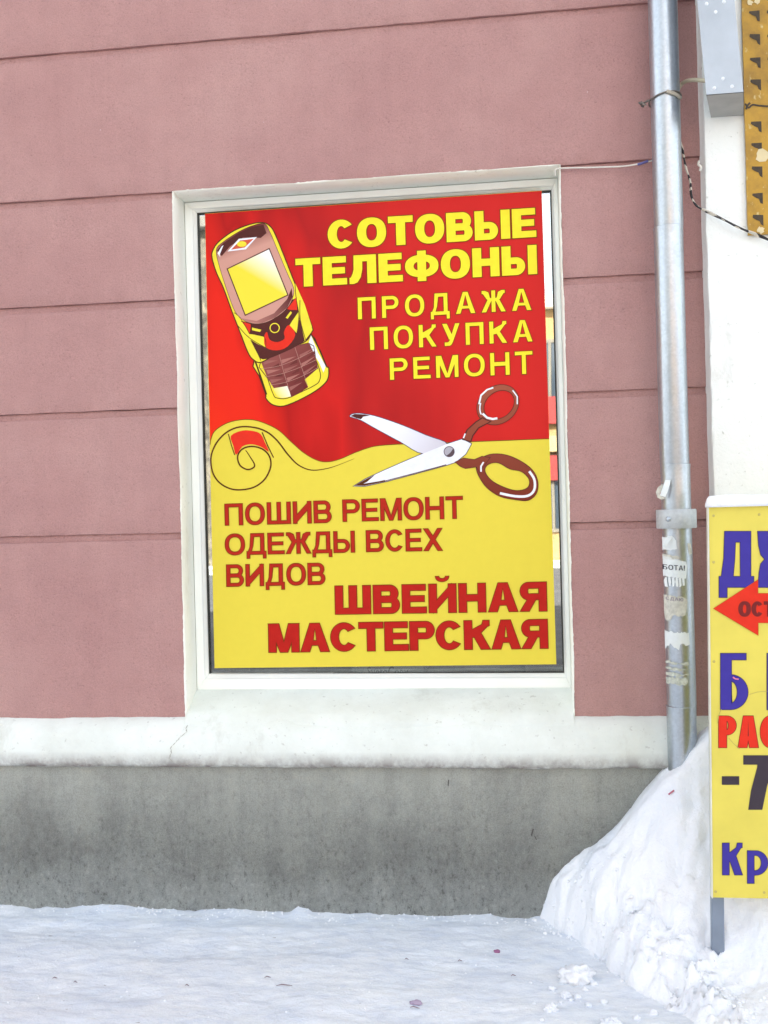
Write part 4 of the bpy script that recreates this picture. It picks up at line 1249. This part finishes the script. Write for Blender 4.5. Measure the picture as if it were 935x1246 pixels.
A = Art(BP); A.fill([(878.6, 944.5), (899.8, 944.5), (899.8, 955), (878.6, 955)]); A.fill([(904.7, 919), (944, 919), (944, 934), (934, 955), (927.8, 985.4), (910.7, 985.4), (914, 962), (921.5, 934), (921.8, 930.5), (904.7, 930.5)]); A.build('lettering', bgrey, sb)
lettering('К', q(879.4, 1026, 904, 1064.5), BP, blue, bblk, sb, .21, .15, ow=1.3)
lettering('р', q(909.8, 1025, 934.5, 1064.8), BP, blue, bblk, sb, .20, .15, ow=1.3)
sc_m = m_print('scratch', (188, 172, 96))
A = Art(BP - .002); A.line([(892, 824), (895, 826), (899, 826.5)], 1.6); A.build('scratch', m_print('pink_scratch', (226, 130, 160)), sb)
A = Art(BP - .002); A.line([(912, 845), (922, 842), (934, 841)], .7); A.line(catmull([(878, 863), (875, 870), (873.5, 880)], 4), .8); A.line([(887, 898), (893, 905), (900, 911)], .7); A.build('scratch', sc_m, sb)
for k, (px, py) in enumerate(((868.5, 627.5), (924, 626), (868.5, 684), (869, 805), (871, 1085), (930, 1086))):
    g = MB(); c = on(px, py, BY); g.lathe(0, 0, [(.0001, .002), (.003, .0016), (.0042, 0)], 10)
    o = g.build('screw_head', m_plain('screw', (196, 180, 96), .5) if k == 0 else bpy.data.materials['screw'], sb, True); o.rotation_euler = (R(90), 0, 0); o.location = (c.x, BY - .0002, c.z)

# ------------------------------------------------------------------ snow
RIM = [(-2.4, .010), (-2.0, .012), (-1.95, .008), (-1.86, .004), (-1.70, .006), (-1.62, .014), (-1.55, .013), (-1.50, .016), (-1.44, .014), (-1.33, .008), (-1.15, .004), (-1.08, .012), (-1.02, .009), (-0.93, .003), (-0.88, .010), (-0.86, .004), (-0.835, .010), (-0.815, .032), (-0.79, .022), (-0.75, .008), (-0.6, .006), (-0.38, .004), (-0.30, .001), (-0.22, .007), (-0.12, .008), (-.06, -.002), (0.0, .004), (0.06, .014), (0.2, .05), (3, .05)]
def ground_h(x, y):
    v = -y
    rim = interp(RIM, x)
    rim += .007 * fb(x * 9, 3.3, 1, 4) + .004 * abs(fb(x * 34, 5.5, 2, 3))
    h = rim * math.exp(-(v / 0.045) ** 1.3)
    h += 0.006 * fb(x * 1.3, y * 3.0, 0.5, 3) + 0.0045 * fb(x * 4.5, y * 8, 2.5, 4)
    h += 0.0034 * abs(fb(x * 13, y * 20, 6.5, 5))
    tr = max(0.0, fb(x * 2.7 + 4, y * 4.4, 13.0, 3)); h -= 0.010 * min(.5, tr) + 0.004 * abs(fb(x * 24, y * 30, 16.0, 3)) * min(1, tr * 4)
    # low ridge of pushed up snow a hand's breadth off the wall
    h += 0.007 * math.exp(-((v - 0.13 - .02 * math.sin(x * 5)) / 0.03) ** 2) * max(0, fb(x * 4, 1.1, 1, 3) + .4)
    # ice scraped flat
    return h
def grid(x0, x1, y0, y1, st, fn, sy=None):
    sy = sy or st
    nx = int((x1 - x0) / st) + 1; ny = int((y1 - y0) / sy) + 1
    v, f = [], []
    for i in range(nx):
        x = x0 + (x1 - x0) * i / (nx - 1)
        for j in range(ny):
            y = y0 + (y1 - y0) * j / (ny - 1)
            v.append(fn(x, y))
    for i in range(nx - 1):
        for j in range(ny - 1):
            f.append((i*ny+j, (i+1)*ny+j, (i+1)*ny+j+1, i*ny+j+1))
    return v, f
def gfn(x, y):
    e = min(1, (x + 4.6) / .5, (4.2 - x) / .5, (y + 2.6) / .5)
    return (x, y, ground_h(x, y) * e - .025 * (1 - e))
v, f = grid(-4.6, 4.2, -2.6, 0.0, 0.013, gfn, 0.0085)
o = mesh('snowy_pavement', v, f, M['snow_trod'], None, True); tag(o, kind='structure')
v, f = grid(-220, 220, -260, 60, 10, lambda x, y: (x, y, -0.02))
o = mesh('snowy_ground', v, f, M['snow_trod'], None); tag(o, kind='structure')

CREST = [(0.02, -.08)]
for px_, py_ in ((664, 1104), (665.5, 1090), (668, 1080), (672, 1074), (684, 1062), (695, 1048), (712.6, 1033.5), (734.6, 1021), (750, 1007), (766, 992.5), (782, 975), (794.6, 961), (810, 945), (829, 931), (842, 912), (862, 891)):
    q_ = on(px_, py_, -0.03 - 0.12 * min(1, max(0, (1060 - py_) / 120))); CREST.append((q_.x, q_.z))
CREST += [(.76, .74), (.9, .80), (1.2, .86), (2.0, .88), (2.6, .6), (3.1, .1), (3.3, -.1)]
def crest(x):
    a = 0.012
    return (interp_lin(CREST, x - a) + interp_lin(CREST, x) + interp_lin(CREST, x + a)) / 3
def pile_h(x, v):
    far = min(1.0, max(0.0, (v - .12) / .15))
    wx = x + far * (0.030 * fb(x * 3, v * 4, 8.0, 3) + 0.02 * fb(x * 11, v * 11, 3.0, 3)) + .004 * fb(x * 16, 1, 1, 4)
    f_ = 1 - min(1, max(0, (x - .12) / .26)); wx -= f_ * 0.80 * max(0, v - .015) + (1 - f_) * 0.74 * max(0, v - .17)      # toe runs out to the right as it comes forward
    wx += min(1, v / .06) * (.022 * fb(x * 8, v * 9, 61.0, 4) + .010 * fb(x * 26, v * 26, 71.0, 3)) * (1 - min(1, max(0, (x - .3) / .1)))
    c = crest(wx)
    if c <= 0: return c - .02
    d = max(0.0, v - 0.115 - 0.07 * min(1, max(0, (x - .34) / .16)))
    reach = 0.225 + 0.10 * max(0, x - .7)
    h = c * math.exp(-(d / reach) ** 1.12)
    h += 0.05 * math.exp(-(d / 0.7) ** 2) * min(1, c / .2) * min(1, d / .1)     # low apron
    h -= 0.02 * max(0, 0.10 - v) / 0.10 * min(1, c / .1)
    amp = min(1, c / .15) * min(1, max(0.10, d / .12))
    r1 = 1 - abs(fb(x * 10 + v * 5, v * 2.4, 2.0, 3)) * 2.4          # melted ridges running down the face
    r2 = abs(fb(x * 7 + 3, v * 9, 12.0, 5))
    low = min(1.0, d / .3) * 0.8
    amp *= 1 - 0.75 * min(1, max(0, (x - .50) / .12))
    h += amp * (0.020 * r1 + 0.020 * fb(x * 7, v * 8, 5.0, 5) + low * 0.028 * (r2 - .2) + low * 0.013 * (1 - abs(fb(x * 20, v * 17, 9.0, 4)) * 2.5))
    pit = max(0.0, fb(x * 13 + 9, v * 11, 21.0, 3) - .28)
    h -= amp * low * pit * 0.16
    # clods of shovelled snow where the foot has broken up
    zone = min(1, c / .03) * min(1, max(0, fb(x * 3.1 + 7, v * 3.7, 51.0, 3) + .22 + .5 * max(0, 1 - c / .12) + .9 * min(.5, v - .25)) * 2.2) * min(1, max(0, (v - .05) / .12)) * (1 - .7 * min(1, max(0, (x - .52) / .1)))
    if zone > 0.01:
        q3 = Vector((x * 15 + .8 * fb(x * 9, v * 9, 1, 2), v * 15 + .8 * fb(x * 9, v * 9, 7, 2), 0.3))
        dd, pp = noise.voronoi(q3)
        e_ = dd[1] - dd[0]
        h += zone * (0.026 * (noise.cell(pp[0] * 3.7) - .3) * min(1, e_ * 4) + .012 * min(1, e_ * 3))
        q3 = q3 * 2.6; dd, pp = noise.voronoi(q3); e_ = dd[1] - dd[0]
        h += zone * (0.010 * noise.cell(pp[0] * 3.7) * min(1, e_ * 4))
    h += min(1, c / .1) * (0.0035 * fb(x * 38, v * 38, 31.0, 4) + 0.003 * abs(fb(x * 70, v * 60, 41.0, 3)))
    h += (.030 + .02 * fb(x * 20, v * 20, 3, 3)) * math.exp(-((x - .125) / .05) ** 2 - ((v - .05) / .06) ** 2)
    h += .018 * math.exp(-((x - .24) / .05) ** 2 - ((v - .17) / .06) ** 2) * (1 + fb(x * 18, v * 18, 5, 3))
    h -= .045 * math.exp(-((x - .60) ** 2 + (v - .53) ** 2) / .02)
    if v > .95: h -= (v - .95) * .084
    return h
def pfn(x, y):
    h = pile_h(x, -y)
    e = min(1, (y + 1.6) / .5)
    # small sideways wander gives overhangs and lips
    fr = min(1, max(.15, (-y - .12) / .1)); ox = fr * 0.014 * fb(x * 14, y * 14, h * 6, 3); oy = fr * -0.014 * fb(x * 13 + 5, y * 13, h * 6, 3)
    return (x + ox, min(y + oy, 0.0), h * e - .03 * (1 - e))
v, f = grid(-0.05, 3.4, -1.6, 0.0, 0.0075, pfn)
o = mesh('snow_pile', v, f, M['snow'], None, True)
tag(o, 'lumpy white snow pile banked against the wall and drainpipe', 'snow pile')

def lump(name, c, r, seed, sq=(1, 1, .7), mat=None, nseg=18, amp=.35, fr=1.0):
    v, f = [], []
    nr = nseg // 2
    for i in range(nr + 1):
        th = math.pi * i / nr
        for k in range(nseg):
            a = 2 * math.pi * k / nseg
            d = Vector((math.sin(th) * math.cos(a), math.sin(th) * math.sin(a), math.cos(th)))
            rr = r * (1 + amp * fb(d.x * 1.4 * fr + seed, d.y * 1.4 * fr, d.z * 1.4 * fr, 4) + (.05 * fb(d.x * 4 + seed, d.y * 4, d.z * 4, 4) if nseg > 20 else 0))
            v.append(Vector((c.x + d.x * rr * sq[0], c.y + d.y * rr * sq[1], c.z + d.z * rr * sq[2])))
    for i in range(nr):
        for k in range(nseg):
            k2 = (k + 1) % nseg
            f.append((i*nseg+k, (i+1)*nseg+k, (i+1)*nseg+k2, i*nseg+k2))
    return mesh(name, v, f, mat or M['snow'], None, True)
def on_ground(px, py, z=0.01):
    d = FWD * FOC + RIGHT * (px - 467.5) - UP * (py - 623.0)
    k = (z - CAM_H) / d.z
    return Vector((d.x * k, -CAM_D + d.y * k, z))
chunks = [(702, 1180, .042, 'largest snow chunk lying left of the pile foot'), (688, 1205, .014, 'second largest loose snow chunk just below the biggest one'), (671, 1222, .016, 'flat snow chunk nearest the bottom edge, left of the pile'),
          (672, 1197, .010, 'round snow crumb left of the largest chunk, nearest the trodden path'), (703, 1206, .010, 'snow crumb touching the front of the largest chunk'), (712, 1199, .009, 'snow crumb against the right front of the largest chunk'), (695, 1211, .007, 'small snow crumb in front of the largest chunk'), (682, 1214, .006, None), (722, 1190, .011, 'snow crumb tucked right of the largest chunk'), (744, 1241, .022, 'broad snow chunk at the bottom edge under the pile'), (660, 1236, .006, None), (646, 1190, .005, 'lone snow crumb farthest left on the trodden snow'), (716, 1216, .008, None), (795, 1226, .012, 'rightmost loose snow chunk in front of the pile'), (775, 1232, .010, 'snow chunk just left of the rightmost loose one'), (650, 1215, .005, None), (735, 1213, .010, None)]
for i, (px, py, r, lab) in enumerate(chunks):
    c = on_ground(px, py, .012 + r * .35)
    hh = max(ground_h(c.x, c.y), pile_h(c.x, -c.y))
    c.z = hh + r * .3
    o = lump('snow_chunk', c, r, i * 3.1, (1.15, 1, .75), None, 40 if r > .012 else 16, .5, 1.5)
    tag(o, lab or 'small crumb of snow scattered at the foot of the pile', 'snow chunk', 'snow chunks scattered at the foot of the pile')

# uncounted crumbs along the foot of the pile and of the wall
rnd = random.Random(5)
cm = MB()
def crumb(x, y, r_):
    z = max(ground_h(x, y), pile_h(x, -y))
    n0 = len(cm.v); a0 = rnd.uniform(0, 6)
    for i, (rr, zz) in enumerate(((.75, -.3), (1.0, .2), (.65, .75))):
        for k in range(6):
            a = a0 + k * math.pi / 3
            q_ = rr * r_ * rnd.uniform(.75, 1.2)
            cm.v.append((x + q_ * math.cos(a), y + q_ * math.sin(a), z + zz * r_ * rnd.uniform(.8, 1.15)))
    cm.v.append((x, y, z + .95 * r_))
    for i in (0, 1):
        for k in range(6): cm.f.append((n0+i*6+k, n0+i*6+(k+1) % 6, n0+(i+1)*6+(k+1) % 6, n0+(i+1)*6+k))
    for k in range(6): cm.f.append((n0+12+k, n0+12+(k+1) % 6, n0+18))
for k in range(420):
    v_ = rnd.uniform(.03, .85)
    xt = .07 + .80 * v_                      # the toe line of the pile
    x_ = xt + rnd.gauss(-.02, .05)
    crumb(x_, -v_, rnd.choice((.0025, .003, .004, .006)) * rnd.uniform(.7, 1.4))
for k in range(260):
    x_ = rnd.uniform(-2.3, .1); crumb(x_, -abs(rnd.gauss(0, .035)) - .004, .0028 * rnd.uniform(.6, 1.6))
for k in range(120):
    crumb(rnd.uniform(-2.2, .4), -rnd.uniform(.05, .8), .0024 * rnd.uniform(.6, 1.5))
tag(cm.build('snow_crumbs', M['snow'], None), 'fine snow crumbs scattered along the foot of the pile and the wall', 'snow crumbs', kind='stuff')

# snow lying on top of the signboard
cap = MB()
n_ = 120
rings = []
for i in range(n_ + 1):
    x = b0.x - .008 + (XB1 + .01 - b0.x) * i / n_
    e = min(1.0, math.sqrt(max(0, (i + .3) / 2)), math.sqrt(max(0, (n_ - i + .02) / 4)))
    th = (0.036 + .005 * fb(x * 7, 1, 1, 3)) * e
    row = []
    for k in range(12):
        a = math.pi * k / 11
        row.append((x, BY + .009 - math.cos(a) * (.026 + .003 * fb(x * 9, a, 4, 3)) * max(.25, e), b0.z - .001 + (math.sin(a) ** .7) * th))
    rings.append(row)
for i, row in enumerate(rings): cap.v += row
for i in range(n_):
    for k in range(11):
        cap.f.append((i*12+k, (i+1)*12+k, (i+1)*12+k+1, i*12+k+1))
    cap.f.append((i*12+11, (i+1)*12+11, (i+1)*12, i*12))
cap.f.append(tuple(range(12))); cap.f.append(tuple(n_*12 + k for k in range(12))[::-1])
o = cap.build('snow_ridge', M['snow'], None, True)
tag(o, 'rounded ridge of snow lying along the top of the yellow signboard', 'snow')

# litter on the snow
def surf(px, py):
    c = on_ground(px, py, .01)
    for _ in range(4):
        h = max(ground_h(c.x, c.y), pile_h(c.x, -c.y)); c = on_ground(px, py, h)
    return c
c = surf(605, 1159); o = lump('berry', c + Vector((0, 0, .004)), .009, 3, (1.3, .9, .6), m_plain('shrivelled_berry', (150, 96, 132), .7), 12, .3)
tag(o, 'shrivelled purple berry on the trodden snow left of the pile', 'berry')
bark = m_plain('twig_bark', (134, 116, 122), .9)
for (px, py, L, an, lab) in ((346, 1200, .05, .1, 'dark twig lying on the snow below the poster window'), (326, 1190, .02, .2, 'short splinter just left of the dark twig'), (505, 1227, .028, -.1, 'splinter lying against the frosted leaf scrap'), (625, 1188, .016, .3, 'splinter nearest the snow chunks, below the purple berry'), (67, 1191, .015, .3, 'splinter farthest left on the trodden snow'), (92, 1196, .012, 0, 'second splinter from the left edge'), (560, 1170, .014, .2, 'splinter just left of the purple berry'), (228, 1200, .014, -.1, 'lone splinter on the snow below the left side of the window'), (495, 1168, .012, .1, 'tiny splinter above the frosted leaf scrap, nearer the wall')):
    c = surf(px, py); g = MB()
    d = Vector((math.cos(an), math.sin(an), 0)) * L / 2
    g.tube([c - d + Vector((0, 0, .002)), c - d * .3 + Vector((0, .002, .005)), c + d * .4 + Vector((0, -.001, .004)), c + d + Vector((0, .001, .001))], .002, 5, True, [.0007, .0016, .0014, .0006])
    o = g.build('twig', bark, None, True)
    tag(o, lab or 'tiny dark splinter of wood on the trodden snow', 'twig', 'splinters and twigs on the trodden snow')
c = surf(506, 1221); o = lump('dead_leaf', c + Vector((0, 0, .003)), .013, 8, (1.4, 1, .35), m_plain('frosted_leaf', (176, 160, 182), .8), 12, .5)
tag(o, 'frosted mauve leaf scrap on the snow near the bottom edge', 'leaf')
# red scrap high on the pile
def pile_surf(px, py):
    d = FWD * FOC + RIGHT * (px - 467.5) - UP * (py - 623.0); d = d / d.y
    t = CAM_D - 1.2
    while t < CAM_D:
        p = Vector((0, -CAM_D, CAM_H)) + d * t
        if p.z < pile_h(p.x, -p.y): return p
        t += .004
    return p
p = pile_surf(818, 965); g = MB()
g.tube([p + Vector((-.012, -.003, -.004)), p + Vector((.006, -.004, .010))], .0026, 6)
o = g.build('paper_scrap', m_plain('red_scrap', (196, 110, 130), .8), None)
tag(o, 'short red scrap stuck in the slope of the snow pile', 'litter')

# ------------------------------------------------------------------ the other side of the street (seen in the glass)
road = mesh('road', [(-80, -22, -.012), (80, -22, -.012), (80, -4.8, -.012), (-80, -4.8, -.012)], [(0, 1, 2, 3)], m_plain('slushy_asphalt', (104, 104, 106), .8, var=.2, scale=2))
tag(road, kind='structure')
for yk in (-4.8, -22.3):
    g = MB(); g.box(-80, 80, yk, yk + .15, -.02, .12, .01); o = g.build('kerb', M['concrete'], None); tag(o, kind='structure')
def house(name, label, x0, x1, y, h, wall, band_c, rows, cols, sign=None):
    r_ = root(name, (0, 0, 0), label, 'building')
    g = MB(); g.box(x0, x1, y - 10, y, -.1, h); g.build('wall', wall, r_)
    g = MB(); g.box(x0 - .2, x1 + .2, y - 10.2, y + .35, h + .003, h + .35, .03); g.build('cornice', band_c, r_)
    fr = m_plain(name + '_frame', (120, 112, 98), .5); gl = m_plain(name + '_glass', (60, 70, 80), .1, spec=.8)
    cw = (x1 - x0) / cols; rh = (h - .6) / rows
    for i in range(cols):
        for j in range(rows):
            cx = x0 + cw * (i + .5); z0 = .9 + rh * j; ww_ = cw * .27
            g = MB()
            for (a, b_, c_, d_) in ((cx-ww_-.1, cx-ww_, z0, z0+rh*.62), (cx+ww_, cx+ww_+.1, z0, z0+rh*.62), (cx-ww_-.1, cx+ww_+.1, z0+rh*.62, z0+rh*.62+.1), (cx-ww_-.15, cx+ww_+.15, z0-.1, z0), (cx-.04, cx+.04, z0, z0+rh*.62)):
                g.box(a, b_, y + .003, y + .08, c_, d_)
            wn = g.build('window', fr, r_)
            g = MB(); g.box(cx - ww_, cx + ww_, y + .001, y + .03, z0, z0 + rh * .62); g.build('pane', gl, wn)
    if sign:
        for (a, b_, c_, d_, m_) in sign:
            g = MB(); g.box(a, b_, y + .1, y + .22, c_, d_, .01); g.build('fascia_board', m_, r_)
rsig = m_plain('red_fascia', (150, 44, 40), .6); wsig = m_plain('white_fascia', (168, 150, 108), .6)
house('cream_house', 'cream two storey house across the street with red shop boards, reflected in the window', -3.5, 9, -26, 7.2, m_plain('cream_render', (168, 138, 94), .9, var=.1, scale=2), m_plain('cream_cornice', (240, 232, 210), .8), 2, 4,
      [(-1, 4.5, 3.9, 4.7, rsig), (-1, 4.5, 3.1, 3.55, wsig), (-.6, 4.2, 2.3, 3.0, rsig)])
mt, n, b = mat_base('rough_stone', .95)
c = ramp(n, nz(n, 3.2, 7, .85), [(.35, lin((48, 45, 40))), (.5, lin((92, 86, 76))), (.7, lin((150, 140, 120)))])
n.links.new(c, b.inputs['Base Color'])
house('stone_house', 'dark stone house across the street, reflected at the left of the window', -26, -4.2, -27, 10.4, mt, m_plain('stone_cornice', (120, 116, 108), .8), 2, 4)
house('brown_house', 'brown house farther along the street, outside the picture', 9.6, 26, -27, 6.4, m_plain('brown_render', (140, 104, 78), .9), m_plain('brown_cornice', (200, 190, 170), .8), 2, 5)
